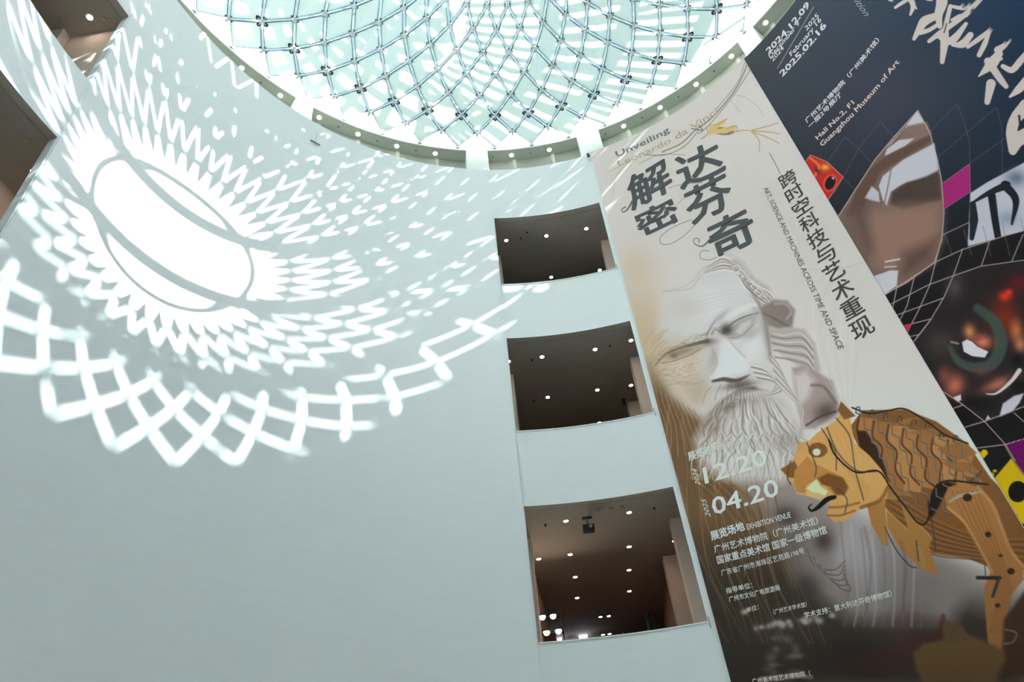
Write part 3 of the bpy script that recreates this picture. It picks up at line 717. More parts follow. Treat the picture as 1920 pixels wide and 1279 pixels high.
for k in range(9):
    C.line(T6, [(692+5*k, 745+10*k), (770+8*k, 770+10*k), (835+4*k, 845+7*k), (806-9*k, 915+2*k)], 8, [(222, 225, 223), (128, 122, 115), (190, 190, 186)][k % 3], .8, 2)
for k in range(7):
    C.line(T6, [(470+26*k, 870-6*k), (440+30*k, 900), (420+34*k, 960-8*k)], 8, (186, 186, 178) if k % 2 else (142, 136, 124), .5, 3)
# hair and robe at the right of the face
C.poly(T6, [(530, 160), (620, 130), (680, 190), (720, 250), (800, 300), (835, 370), (820, 430), (760, 420), (690, 350), (650, 270), (590, 200)], (182, 183, 179), .95, 8)
for k in range(9):
    o_ = 13*k-50
    C.line(T6, [(430-o_*.3, 205+o_*.5), (530, 165+o_*.7), (600+o_*.3, 190+o_*.5), (655+o_*.5, 250+o_*.2), (700+o_*.8, 300), (760+o_*.9, 345-o_*.2), (815+o_*.4, 400-o_*.2)], [3, 8, 11, 12, 11, 9, 5], [(220, 223, 221), (130, 125, 118), (196, 197, 193), (160, 156, 150)][k % 4], .8, 2)
for k in range(7):
    x, y = 610+25*k, 195+27*k; C.line(T6, [(x-20, y-4), (x, y-20), (x+24, y-8), (x+14, y+16)], 6, (228, 230, 228), .6, 2); C.line(T6, [(x-8, y+14), (x+12, y+4), (x+26, y+16)], 5, (112, 107, 100), .6, 2)
C.line(T6, [(655, 240), (700, 330), (742, 400), (775, 500), (795, 600), (806, 720)], [6, 14, 18, 20, 18, 10], (128, 124, 118), .6, 8)
for k in range(5): C.line(T6, [(770+10*k, 400+6*k), (820+8*k, 440+4*k), (880+6*k, 450+6*k), (925, 500)], 7, (176, 170, 164) if k % 2 else (88, 82, 78), .6, 2)
C.line(T6, [(560, 110), (640, 150), (690, 220)], 24, (198, 196, 200), .7, 6)
C.poly(T6, [(745, 420), (830, 372), (900, 378), (946, 430), (930, 535), (860, 545), (790, 520)], (134, 126, 120), .95, 8)
C.line(T6, [(830, 395), (890, 395), (925, 440), (900, 480)], 16, (166, 160, 154), .8, 6); C.line(T6, [(770, 450), (830, 480), (900, 520)], 14, (96, 88, 84), .6, 6)
C.poly(T6, [(800, 545), (900, 528), (1000, 540), (1060, 620), (1090, 760), (1085, 820), (980, 760), (880, 700), (820, 640)], (176, 175, 170), .95, 7)
for k in range(8):
    C.line(T6, [(805+4*k, 560+20*k), (880+6*k, 575+20*k), (980+6*k, 565+26*k), (1050, 640+22*k)], 9, (206, 206, 202) if k % 2 == 0 else (130, 124, 118), .75, 3)
C.poly(T6, [(930, 760), (1000, 750), (1100, 800), (1160, 835), (1190, 930), (1190, 1020), (1060, 1110), (1000, 1110), (960, 1000), (940, 870)], (156, 149, 143), .95, 8)
C.poly(T6, [(930, 800), (1010, 770), (1060, 830), (1030, 930), (960, 1000)], (196, 196, 194), .8, 14)
C.blob(T6, 1120, 1010, 70, 50, (84, 76, 72), .9, -30); C.line(T6, [(1040, 860), (1110, 870), (1180, 960)], 16, (110, 98, 92), .7, 7); C.line(T6, [(1010, 1090), (1090, 1040), (1180, 1010)], 12, (70, 64, 62), .8, 5)
for k in range(12):
    C.line(T6, [(800+4*k, 680+16*k), (860+6*k, 760+16*k), (900+8*k, 860+12*k), (960+3*k, 960+8*k), (1000-3*k, 1090+8*k)], 8, [(140, 136, 130), (212, 214, 212), (170, 168, 163)][k % 3], .7, 3)
for k in range(9):
    C.line(T6, [(1130+18*k, 190+16*k), (1010+40*k, 420+10*k), (1060+30*k, 700), (1190+10*k, 960)], 5, (222, 225, 222) if k % 2 else (190, 193, 189), .4, 3)
# robe, hands and shadows lower down
for (x, y, rx, ry, c, a, g) in ((880, 640, 60, 170, (168, 172, 178), .8, 8), (985, 700, 70, 200, (176, 180, 186), .7, -6), (1120, 760, 90, 200, (140, 142, 146), .7, 0), (780, 600, 50, 60, (54, 47, 46), .8, 0), (640, 620, 60, 120, (96, 90, 86), .7, 0),
        (700, 820, 70, 90, (60, 56, 54), .8, 0), (600, 480, 60, 50, (52, 46, 44), .8, 20), (760, 720, 60, 60, (134, 130, 130), .6, 0), (1250, 800, 160, 110, (120, 120, 122), .7, 0), (1180, 1000, 120, 90, (84, 62, 62), .6, 0), (900, 1150, 220, 90, (46, 40, 38), .8, -8), (1120, 1180, 200, 60, (66, 42, 40), .6, -14), (640, 1000, 200, 120, (64, 60, 56), .5, 0), (300, 1150, 260, 200, (58, 55, 50), .6, 0)):
    C.blob(T8, x, y, rx, ry, c, a, g)
for k in range(9):
    C.line(T8, [(700+14*k, 640+18*k), (740+16*k, 720+14*k), (830+10*k, 740+12*k), (880, 700+10*k)], 7, (150, 148, 148) if k % 2 else (84, 78, 76), .6, 3)
    C.line(T8, [(860+50*k, 500+24*k), (880+48*k, 700), (900+44*k, 900), (880+46*k, 1010)], 12, (190, 194, 200) if k % 2 else (110, 108, 110), .35, 6)
for k in range(26):
    x = 450+rng.rand()*420; C.blob(T8, x, 1005-(x-450)*.14+rng.rand()*26, 9+9*rng.rand(), 8+8*rng.rand(), (182, 182, 176), .75)
for k in range(24):
    C.blob(T8, 500+rng.rand()*170, 1060+rng.rand()*215, 10+26*rng.rand(), 7+12*rng.rand(), (128, 127, 120), .5)
C.line(T8, [(480, 1262), (620, 1250), (720, 1255)], 22, (150, 150, 144), .7, 6); C.blob(T8, 400, 942, 16, 12, (215, 214, 208), .9)
# the wooden lion of plates and wires
C.poly(T9, [(170, 150), (230, 70), (420, 66), (560, 120), (700, 220), (800, 370), (949, 520), (960, 780), (800, 770), (700, 730), (540, 705), (430, 640), (330, 500), (250, 300)], (120, 84, 46), 1, 3)
for k in range(14): C.line(T9, [(330+6*k, 420+18*k), (560, 560+12*k), (780, 640+8*k), (949, 640+14*k)], 8, (92, 62, 34) if k % 2 else (142, 104, 60), .6, 3)
for k in range(7):
    x = 215+66*k; y = 100+17*k; w_ = 84
    pl = [(x, y), (x+w_, y+8), (x+w_+30, y+70), (x+w_+14, y+120), (x+w_+66, y+200), (x+w_+58, y+300), (x+w_+100-6*k, y+370-32*k), (x+66, y+360-34*k), (x+70, y+270-10*k), (x+30, y+200), (x+36, y+120), (x-6, y+70)]
    C.poly(T9, pl, [(158, 116, 66), (146, 104, 58), (166, 124, 74)][k % 3], 1, 2); C.line(T9, [(x, y), (x-6, y+70), (x+36, y+120), (x+30, y+200), (x+70, y+280-10*k)], 9, (66, 44, 26), .8, 3)
for sp_ in ([(350, 140), (420, 108), (500, 96), (440, 130)], [(430, 170), (520, 150), (605, 166), (520, 182)], [(560, 240), (680, 205), (740, 260), (640, 300)], [(580, 300), (700, 300), (760, 350), (640, 340)]):
    C.poly(T9, sp_, (140, 100, 56), 1, 2)
C.poly(T9, [(205, 160), (245, 160), (300, 240), (338, 340), (345, 420), (300, 360), (215, 250)], (52, 36, 24), .9, 4)
for pl in ([(245, 470), (300, 400), (330, 480), (346, 672), (320, 668), (270, 580)], [(335, 510), (430, 600), (530, 690), (572, 806), (500, 782), (400, 690), (340, 590)], [(400, 480), (470, 560), (540, 640), (520, 700), (440, 620)]):
    C.poly(T9, pl, (160, 120, 64), 1, 2); C.line(T9, pl[:3], 6, (196, 156, 94), .6, 3)
C.poly(T9, [(520, 480), (560, 400), (610, 385), (640, 400), (600, 440), (560, 520), (530, 560)], (34, 28, 22), .9, 5)
# head (shares the plate colours)
C.poly(T8, [(572, 256), (612, 236), (634, 205), (660, 130), (712, 118), (745, 84), (840, 20), (880, -50), (905, -6), (915, 60), (930, 130), (1000, 190), (1056, 256), (1100, 330), (1080, 400), (1010, 420), (960, 440), (930, 470), (880, 505), (830, 512), (795, 470), (815, 425), (770, 398), (700, 384), (650, 374), (634, 330), (600, 290)], (196, 157, 94), 1, 2)
C.line(T8, [(960, 440), (1050, 405), (1090, 340)], 18, (122, 84, 44), .8, 5); C.line(T8, [(806, 440), (870, 436), (950, 418)], 12, (138, 98, 52), .8, 4); C.line(T8, [(800, 478), (860, 478), (930, 455)], 9, (120, 84, 44), .8, 4)
C.poly(T8, [(572, 256), (640, 215), (660, 255), (650, 300), (610, 296)], (122, 84, 42), .95, 3)
C.poly(T8, [(640, 262), (700, 195), (745, 232), (820, 268), (880, 300), (902, 350), (880, 384), (835, 384), (800, 352), (790, 326), (745, 306), (700, 330), (690, 372), (650, 366), (636, 320)], (172, 128, 68), 1, 3)
C.poly(T8, [(752, 300), (800, 274), (870, 296), (898, 340), (880, 378), (838, 378), (812, 340), (770, 330)], (112, 76, 38), .95, 4); C.poly(T8, [(695, 348), (745, 305), (765, 340), (800, 362), (780, 396), (735, 372)], (226, 216, 176), 1, 3); C.poly(T8, [(700, 362), (760, 372), (800, 388), (760, 402), (700, 384)], (206, 176, 116), 1, 3)
C.blob(T8, 752, 164, 46, 36, (118, 82, 42), 1, 0, 1); C.blob(T8, 746, 174, 19, 17, (216, 214, 190), 1, 0, 1)
C.line(T8, [(832, 390), (795, 402), (752, 440), (722, 456), (708, 438), (722, 424)], [20, 26, 20, 11, 8, 5], (24, 22, 24), 1, 2)
C.poly(T9, [(135, 30), (200, 95), (150, 112), (120, 70)], (124, 86, 46), 1, 2)
for k in range(8): C.line(T8, [(720+30*k, 120-8*k), (800+24*k, 190+5*k), (900+10*k, 260+16*k), (1000, 340+8*k)], 3, (172, 134, 76), .5, 2)
for pts in ([(795, 55), (850, 180), (940, 262), (1030, 268)], [(840, 10), (905, 100), (932, 260), (972, 405)], [(770, 60), (835, 170), (840, 260)], [(700, 130), (742, 240), (738, 292)], [(850, 350), (892, 402), (880, 472)], [(620, 215), (606, 290), (622, 330)]):
    C.line(T8, pts, 6, (70, 68, 62), .9, 1.5)
# wires and clips of the mane
for k in range(8):
    x, y = 205+62*k, 82+14*k+(30 if k > 5 else 0); n_ = 7-(k > 4); pts = []
    for j in range(n_): pts += [(x+34*j, y+66*j), (x+34*j+30, y+66*j+14)]
    C.line(T9, pts, 6, (76, 78, 74), .95, 1.5, smooth=False); C.line(T9, [(q[0]-2, q[1]-3) for q in pts], 2.5, (150, 152, 148), .6, 1.5, smooth=False)
    C.line(T9, [(x-4, y), (x-2, y-22), (x+12, y-26), (x+14, y-6)], 5, (60, 60, 58), .9, 1.5)
C.line(T9, [(185, 58), (260, 84), (340, 72), (420, 64), (520, 122), (600, 180), (700, 218)], 7, (34, 34, 32), 1, 1.5)
C.line(T9, [(80, 200), (110, 270), (200, 345), (300, 340), (360, 420), (420, 500), (480, 572), (520, 560), (545, 430), (600, 385), (700, 390), (790, 400)], 8, (30, 28, 26), .95, 2)
for pts in ([(330, 590), (380, 690), (440, 760), (470, 770)], [(470, 650), (480, 740)], [(540, 560), (556, 700)], [(700, 390), (740, 360), (760, 340)]): C.line(T9, pts, 6, (60, 62, 66), .9, 1.5)
# fore leg and base
C.poly(T9, [(594, 455), (612, 412), (680, 392), (745, 412), (800, 470), (840, 560), (880, 680), (948, 762), (944, 826), (890, 900), (860, 1040), (870, 1150), (790, 1120), (776, 960), (770, 860), (800, 790), (740, 680), (680, 570), (612, 510)], (158, 115, 66), 1, 3)
C.line(T9, [(745, 412), (810, 490), (850, 590), (890, 690), (945, 765)], 14, (190, 146, 88), .7, 5); C.line(T9, [(606, 500), (690, 575), (760, 690), (810, 790)], 10, (196, 152, 92), .7, 4)
for k in range(6): C.line(T9, [(630+22*k, 430), (690+20*k, 560), (770+14*k, 700), (830+12*k, 850), (800+12*k, 1060)], 6, (128, 90, 50), .6, 3)
C.line(T9, [(618, 476), (660, 452), (720, 440), (756, 432)], [8, 15, 12, 5], (158, 158, 150), .95, 2)
for x, y, r in ((697, 458, 21), (790, 622, 14), (845, 716, 9), (891, 786, 17), (832, 938, 12)): C.blob(T9, x, y, r, r*.85, (48, 32, 20), .95, 0, 1)
C.line(T9, [(742, 815), (842, 816)], 17, (46, 46, 46), 1, 2); C.line(T9, [(836, 820), (810, 898)], 15, (60, 60, 58), 1, 2); C.line(T9, [(775, 750), (778, 812)], 5, (50, 46, 42), .9, 2)
C.poly(T9, [(860, 1000), (960, 860), (960, 1290), (840, 1290)], (66, 48, 34), .9, 8)
C.poly(T9, [(455, 1150), (500, 1110), (590, 1090), (590, 1020), (650, 1050), (760, 1090), (862, 1140), (870, 1180), (820, 1279), (840, 1320), (520, 1320), (470, 1230)], (106, 84, 50), .9, 10); C.poly(T9, [(590, 1000), (680, 1030), (700, 1090), (610, 1110)], (92, 76, 54), .8, 8)
C.line(T9, [(590, 985), (560, 1080), (480, 1090), (300, 1150), (60, 1220)], [20, 26, 20, 10, 6], (84, 38, 38), .6, 8)
C.line(T9, [(865, 1045), (915, 1060), (900, 1100), (860, 1110)], 8, (130, 132, 128), .7, 3)
for (x, y, rx, ry, c, a, g) in ((548, 540, 36, 34, (70, 68, 64), .75, -20), (455, 612, 46, 22, (92, 84, 68), .7, -10), (300, 668, 110, 26, (112, 100, 76), .55, -16), (480, 700, 30, 90, (150, 146, 134), .5, 12), (700, 565, 60, 26, (150, 150, 146), .5, -35),
        (640, 862, 80, 20, (84, 78, 72), .75, -10), (560, 985, 60, 26, (88, 82, 75), .6, -30), (400, 900, 70, 90, (160, 148, 122), .5, 10), (790, 560, 26, 120, (140, 137, 132), .55, -6), (480, 1090, 60, 80, (118, 108, 94), .45, 20), (900, 1180, 80, 60, (128, 125, 120), .5, 0), (520, 470, 60, 18, (150, 150, 146), .5, -40), (330, 420, 120, 60, (190, 188, 176), .5, -10)):
    C.blob(T6, x, y, rx, ry, c, a, g)
C.line(T6, [(480, 836), (540, 826), (612, 834), (668, 812)], [12, 22, 20, 6], (86, 80, 74), .85, 5)
for k in range(5): C.line(T6, [(300+20*k, 470-28*k), (420+20*k, 440-26*k), (560+10*k, 400-22*k)], 5, (184, 188, 188), .4, 4)
for k in range(10): C.line(T9, [(160+80*k, 560+30*k), (190+78*k, 760), (170+80*k, 960)], 14, (74, 70, 70) if k % 2 else (150, 150, 154), .22, 8) if k < 5 else None
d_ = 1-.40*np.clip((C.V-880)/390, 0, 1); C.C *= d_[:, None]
# drawings and flourishes at the top
for pts, w_ in (([(925, 95), (895, 180), (840, 280), (760, 380), (690, 450), (620, 500), (540, 575), (430, 625)], 6), ([(955, 120), (880, 240), (800, 350), (700, 470), (640, 520)], 4), ([(905, 110), (860, 230), (740, 380)], 3), ([(640, 500), (560, 590), (450, 640), (330, 640)], 4), ([(600, 490), (660, 500), (640, 470)], 6), ([(930, 150), (960, 190)], 6)):
    C.line(T4, pts, w_, (104, 100, 90), .85, 1.5)
for pts in ([(840, 300), (900, 310), (970, 360), (1010, 420)], [(960, 240), (1020, 230), (1080, 260)], [(820, 330), (880, 400)], [(260, 660), (170, 760), (150, 870)], [(200, 700), (120, 740)]): C.line(T4, pts, 3, (176, 158, 130), .7, 1.5)
C.blob(T4, 775, 505, 66, 22, (112, 100, 72), .95, 4, 1); C.poly(T4, [(690, 530), (700, 480), (760, 450), (800, 432), (790, 460), (750, 490), (860, 470), (850, 500), (800, 520), (720, 525)], (206, 184, 126), .6, 2)
for pts in ([(655, 550), (690, 520), (690, 480), (740, 465)], [(740, 470), (800, 435)], [(800, 490), (855, 475), (860, 510)], [(840, 510), (900, 500), (950, 505)], [(945, 500), (1020, 480), (1095, 458)], [(945, 505), (1040, 510), (1105, 522)], [(945, 510), (1030, 540), (1100, 575)], [(950, 515), (985, 560), (985, 620)]): C.line(T4, pts, [7, 6, 5, 4][:len(pts)] if len(pts) <= 4 else 4, (178, 156, 104), .9, 1.5)
for j in range(5): C.line(T4, [(720+26*j, 488), (716+27*j, 520)], 3, (190, 180, 150), .7, 1)
for pts, w_ in (([(262, 905), (235, 950), (208, 968), (202, 950), (222, 938)], [14, 9, 6, 6, 8]), ([(655, 960), (600, 1060), (500, 1140), (430, 1150), (425, 1105), (500, 1050), (600, 1010)], 3), ([(700, 1130), (660, 1162), (618, 1150), (612, 1122), (640, 1120), (640, 1140)], [12, 8, 5, 4, 5, 6]), ([(700, 1190), (655, 1190), (650, 1230), (700, 1240), (745, 1225)], 3), ([(560, 880), (480, 960), (440, 1010)], 2), ([(470, 830), (540, 810), (660, 800)], 2), ([(300, 690), (420, 640), (560, 640)], 2)):
    C.line(T4, pts, w_, (92, 98, 102), .9, 1.3)
C.line(T4, [(1045, 630), (1106, 748)], 4, (104, 106, 104), 1, 1.3, smooth=False)
C.line(T6, [(1050, 200), (1200, 195), (1335, 160)], 4, (184, 186, 180), .7, 2)  # cloth crease, its shade painted as a faint darker line
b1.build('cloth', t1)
MB().arcbox(76.24, 42.5, RB1+.0006, RB1+.0018, -.0605, 2.0985, 1)
mb = MB().arcbox(76.26, 42.5, RB1+.0006, RB1+.0018, -.061, 2.0986, 1); mb.v = [tuple(Vector(v)-t1.location) for v in mb.v]; mb.build('backing', M['trim'], t1)
INK = (60, 66, 70)
X4 = lambda *q: [T4(*p) for p in q]
for ch, bl, br, tl in (('解', (262, 965), (495, 838), (222, 775)), ('密', (318, 1120), (545, 1010), (262, 985)), ('达', (545, 850), (800, 735), (492, 660)), ('芬', (598, 1050), (850, 930), (548, 850)), ('奇', (735, 1245), (985, 1128), (672, 1045))):
    lettering(ch, *X4(bl, br, tl), INK, t1, RB1, .022, -.1, .86)
lettering('Unveiling', (1157, 294.5), (1256, 247), (1153, 284), (96, 98, 96), t1, RB1, .006)
lettering('Leonardo da Vinci', (1161, 312), (1347, 211.5), (1157, 301), (176, 158, 136), t1, RB1, .004)
def column(pts): return [trace(*p, R=RB1) for p in pts]
q = column([(1471, 326), (1620, 632)]); a_ = .5*(q[0][0]+q[1][0])
tp, bt = trace(1470, 323, R=RB1), trace(1624, 634, R=RB1)
n_ = 10
for k, ch in enumerate('跨时空科技与艺术重现'):
    u0, u1 = k/n_, (k+1)/n_; A0_ = tp[0]*(1-u0)+bt[0]*u0; st = (tp[1]-bt[1])/n_; hz = tp[1]-st*(k+.97); wd = math.degrees(st*.98)*.82
    p0 = project(P(A0_+wd/2, RB1, hz)); p1 = project(P(A0_-wd/2, RB1, hz)); ph = project(P(A0_+wd/2, RB1, hz+st*.94))
    lettering(ch, p0, p1, ph, (40, 42, 42), t1, RB1, .008, -.1, .86)
lettering('ART, SCIENCE AND MACHINES ACROSS TIME AND SPACE', (1431, 354), (1572, 656), (1440, 350), (72, 74, 74), t1, RB1, .0)
WH = (216, 212, 202)
L8 = lambda *q: [T8(*p) for p in q]
lettering('展览时间', *L8((134, 218), (276, 166), (124, 176)), WH, t1, RB1, .03, -.1, .86)
lettering('EXHIBITION DATE', *L8((284, 164), (462, 100), (280, 140)), WH, t1, RB1, .01)
lettering('2024', *L8((188, 334), (170, 258), (162, 326)), WH, t1, RB1, .004)
lettering('12.20', *L8((212, 325), (512, 232), (198, 246)), WH, t1, RB1, .016)
lettering('2025', *L8((238, 486), (214, 404), (212, 478)), WH, t1, RB1, .004)
lettering('04.20', *L8((252, 476), (568, 380), (238, 392)), WH, t1, RB1, .016)
lettering('展览场地', *L8((244, 600), (403, 550), (232, 556)), WH, t1, RB1, .03, -.1, .86)
lettering('EXHIBITION VENUE', *L8((413, 548), (624, 488), (408, 520)), WH, t1, RB1, .01)
lettering('广州艺术博物院（广州美术馆）', *L8((258, 660), (756, 520), (250, 622)), WH, t1, RB1, .008, -.1, .86)
lettering('国家重点美术馆 国家一级博物馆', *L8((272, 714), (798, 566), (264, 674)), WH, t1, RB1, .014, -.1, .86)
lettering('广东省广州市海珠区艺苑路198号', *L8((290, 770), (690, 662), (284, 740)), WH, t1, RB1, .004, -.1, .86)
lettering('指导单位：', *L8((314, 856), (440, 826), (308, 828)), (190, 190, 184), t1, RB1, .01, -.1, .86)
lettering('广州市文化广电旅游局', *L8((328, 896), (572, 838), (322, 868)), (190, 190, 184), t1, RB1, .008, -.1, .86)
lettering('单位：', *L8((410, 948), (470, 930), (406, 922)), (170, 170, 164), t1, RB1, .01, -.1, .86)
lettering('（广州艺术学术馆）', *L8((540, 955), (700, 918), (536, 930)), (180, 180, 174), t1, RB1, .006, -.1, .86)
lettering('学术支持：意大利达芬奇博物馆）', *L8((690, 975), (1110, 868), (684, 944)), (186, 186, 180), t1, RB1, .008, -.1, .86)
lettering('广州美术馆艺术博物院（', *L8((440, 1290), (720, 1250), (434, 1262)), (170, 170, 164), t1, RB1, .01, -.1, .86)

# second banner
b2 = Print(np.r_[np.linspace(42.62, 27, 400), np.linspace(26.95, 15, 170), np.linspace(14.5, 8.7, 12)], np.r_[hgrid(.42, 2.098, 900), np.linspace(.42, -.06, 12)[1:]], RB2)
C = b2; C.fill((50, 56, 68))
u_ = np.clip((C.U-1400)/520, 0, 1); v_ = np.clip(C.V/640, 0, 1.2)
top_ = np.array([74, 84, 92])[None]*(1-u_[:, None])+np.array([30, 54, 84])[None]*u_[:, None]
C.C = top_*(1-np.clip(v_, 0, 1)[:, None])+np.array([24, 22, 24])[None]*np.clip(v_, 0, 1)[:, None]
C.blob(T1, 1660, 180, 160, 110, (64, 68, 84), .7); C.poly(T1, [(1660, 560), (1800, 430), (1950, 380), (1950, 1300), (1600, 1300)], (24, 21, 22), .9, 60)
GL, GW = (92, 84, 90), (176, 164, 162)
for pts in ([(400, 815), (490, 685), (560, 742), (640, 830)], [(440, 960), (560, 742), (668, 606), (735, 685)], [(480, 885), (540, 950), (600, 870)], [(915, 660), (1050, 520), (1080, 590), (1112, 700), (1118, 960), (1105, 1230)], [(955, 785), (1250, 536), (1275, 640), (1278, 860)], [(982, 912), (1290, 690)], [(405, 1000), (460, 1080)]):
    C.line(TB, pts, 3, GL, .9, 1.2, smooth=False)
C.poly(TB, [(286, 820), (318, 774), (400, 808), (482, 884), (405, 1002)], (188, 44, 38), 1, 1.2)
C.line(TB, [(318, 790), (360, 830), (340, 880)], 14, (226, 120, 60), .8, 3); C.blob(TB, 392, 836, 22, 16, (226, 196, 70), .9); C.blob(TB, 352, 852, 18, 9, (50, 40, 50), .9, 50); C.blob(TB, 416, 914, 34, 46, (226, 66, 52), 1, 25, 1); C.blob(TB, 418, 914, 24, 36, (22, 26, 30), 1, 25, 1); C.blob(TB, 432, 890, 6, 7, (220, 222, 220), 1)
C.line(TB, [(286, 820), (318, 774), (400, 808), (482, 884), (405, 1002)], 3, (188, 176, 170), .9, 1.2, smooth=False)
HP = [(1571, 407), (1600, 362), (1640, 300), (1675, 258), (1721, 207), (1743, 248), (1758, 300), (1766, 341), (1770, 398), (1766, 450), (1752, 492), (1700, 530), (1657, 553)]
C.poly(T1, HP, (116, 98, 90), 1, 1.2)
sub_ = lambda pts, c, a=1, f=2: C.poly(TB, pts, c, a, f)
sub_([(852, 556), (905, 640), (790, 640), (720, 720), (700, 735), (780, 650)], (196, 200, 208)); sub_([(800, 630), (900, 610), (925, 670), (780, 740), (760, 700)], (130, 112, 104), 1, 6)
sub_([(700, 745), (760, 700), (840, 690), (790, 730), (690, 780)], (190, 196, 206)); sub_([(620, 840), (700, 780), (860, 700), (925, 672), (930, 700), (780, 790), (670, 860), (600, 1000), (560, 1080), (500, 1080), (540, 960)], (96, 76, 66), .95, 6)
sub_([(680, 880), (780, 800), (938, 715), (962, 870), (900, 890), (800, 910), (760, 930), (720, 960), (700, 1030), (680, 1000), (660, 930)], (192, 200, 210), 1, 3); sub_([(590, 990), (625, 930), (660, 960), (665, 1010), (620, 1000)], (186, 194, 204), 1, 4)
sub_([(730, 960), (800, 915), (900, 880), (960, 850), (972, 1000), (900, 1015), (780, 1050), (720, 1020)], (74, 64, 58), .95, 6); C.line(TB, [(725, 830), (700, 960), (682, 1040)], 8, (120, 114, 112), .8, 2)
C.poly(T1, [(1600, 400), (1690, 385), (1766, 380), (1766, 450), (1750, 490), (1690, 525), (1640, 500)], (146, 118, 104), .85, 14); C.poly(T1, [(1590, 395), (1625, 380), (1640, 470), (1625, 480)], (84, 70, 66), .6, 12); C.poly(T1, [(1690, 470), (1762, 440), (1752, 490), (1700, 526), (1680, 520)], (96, 78, 70), .7, 10)
C.poly(TC, [(228, 240), (330, 205), (378, 205), (370, 290), (296, 345)], (196, 202, 212), 1, 1.5); C.line(TC, [(305, 155), (385, 140)], 10, (204, 206, 212), .9, 2); C.line(TC, [(300, 185), (365, 182)], 7, (204, 206, 212), .9, 2)
C.line(T1, HP, 1.6, (196, 184, 178), .9, 1.2, smooth=False)
C.poly(TB, [(982, 915), (1113, 820), (1118, 958), (986, 1046)], (160, 38, 118), 1, 1.2); C.line(TB, [(982, 915), (1113, 820), (1118, 958), (986, 1046)], 3, (178, 110, 150), .8, 1.2, smooth=False)
C.poly(TB, [(1118, 965), (1200, 912), (1400, 805), (1400, 1150), (1105, 1232)], (190, 200, 213), 1, 1.2)
C.blob(TB, 1345, 890, 50, 40, (96, 112, 134), .9); C.blob(TB, 1300, 1090, 50, 40, (130, 146, 168), .7)
C.line(TB, [(1125, 1015), (1210, 965), (1300, 925)], [10, 26, 40], (30, 34, 42), 1, 3); C.line(TB, [(1130, 1020), (1135, 1100), (1125, 1190)], [30, 44, 24], (28, 36, 46), 1, 3); C.line(TB, [(1225, 980), (1240, 1090), (1255, 1180)], [40, 36, 34], (24, 28, 36), 1, 3); C.line(TB, [(1290, 925), (1345, 1000), (1325, 1120)], [44, 36, 12], (26, 32, 42), 1, 3)
EP = [(455, 625), (560, 490), (640, 350), (690, 240), (850, 180), (1100, 145), (1110, 980), (880, 1065), (755, 975), (600, 875)]
C.poly(TC, EP, (36, 32, 34), 1, 1.2)
for (x, y, rx, ry, c, a, g) in ((700, 300, 50, 70, (96, 92, 96), .6, 0), (620, 620, 90, 90, (70, 66, 64), .7, 0), (980, 470, 90, 110, (126, 42, 28), .9, 0), (1060, 280, 60, 60, (110, 24, 26), .7, 0), (985, 352, 34, 28, (214, 52, 34), 1, 0), (1010, 330, 22, 20, (222, 60, 40), .9, -30)): C.blob(TC, x, y, rx, ry, c, a, g)
C.line(TC, [(830, 420), (930, 500), (965, 620), (920, 730), (820, 760), (720, 720), (670, 640)], [50, 64, 74, 70, 56, 44, 24], (60, 80, 72), .9, 12)
for (x, y, rx, ry, c, a, g) in ((785, 555, 34, 44, (196, 134, 82), 1, -10), (860, 612, 52, 40, (206, 122, 96), 1, 10), (830, 590, 34, 20, (150, 70, 50), .7, 0), (1050, 545, 36, 60, (190, 112, 66), .9, 0), (1075, 630, 34, 50, (196, 128, 96), .9, 0), (700, 860, 56, 66, (190, 104, 82), .95, 20), (640, 800, 40, 50, (140, 82, 70), .7, 0), (960, 850, 110, 36, (176, 110, 88), .95, -22), (860, 780, 60, 40, (96, 66, 60), .7, 0), (1060, 715, 34, 44, (22, 20, 22), 1, 0), (1050, 850, 50, 60, (20, 20, 24), .9, -30), (820, 960, 90, 40, (20, 18, 20), .9, 0)): C.blob(TC, x, y, rx, ry, c, a, g)
C.poly(TC, [(742, 615), (770, 598), (800, 612), (830, 640), (892, 668), (872, 702), (800, 694), (752, 668)], (206, 212, 222), 1, 2); C.line(TC, [(680, 612), (720, 622)], 12, (186, 160, 150), .7, 4)
C.line(TC, [(1070, 775), (1020, 840), (940, 905), (880, 910)], [26, 20, 12, 5], (206, 206, 212), .95, 3); C.poly(TC, [(975, 965), (1040, 920), (1096, 905), (1070, 960), (1030, 1010), (955, 1040)], (186, 192, 204), 1, 3); C.poly(TC, [(690, 930), (735, 912), (738, 945), (715, 955)], (204, 206, 212), 1, 2); C.poly(TC, [(875, 1060), (890, 1030), (905, 1050)], (190, 190, 196), 1, 2)
for pts in ([(296, 347), (430, 262), (600, 152), (740, 87), (900, 35), (1005, 0)], [(326, 402), (550, 287), (690, 236), (850, 180), (1100, 145)], [(360, 463), (635, 362)], [(405, 522), (562, 482)], [(430, 585), (500, 570)], [(632, 0), (598, 130), (560, 282), (500, 420), (428, 560)], [(746, 82), (690, 240), (640, 355), (562, 488), (456, 625)], [(900, 36), (852, 180)], [(1090, 0), (1026, 152)], [(472, 232), (430, 402), (382, 500)], [(372, 292), (345, 425)],
            [(600, 874), (742, 967), (870, 1066), (990, 1198), (1045, 1290)], [(670, 1000), (748, 972)], [(610, 912), (640, 900)], [(736, 1106), (870, 1066), (1100, 980)], [(800, 1222), (990, 1198), (1100, 1165)], [(1040, 1018), (1100, 1072)], [(455, 625), (560, 490)]):
    C.line(TC, pts, 5, GW, .95, 1.2, smooth=False)
for k in range(5): C.line(TB, [(990+95*k, 1170-20*k), (1030+95*k, 1279)], 3, (120, 110, 110), .8, 1.2, smooth=False)
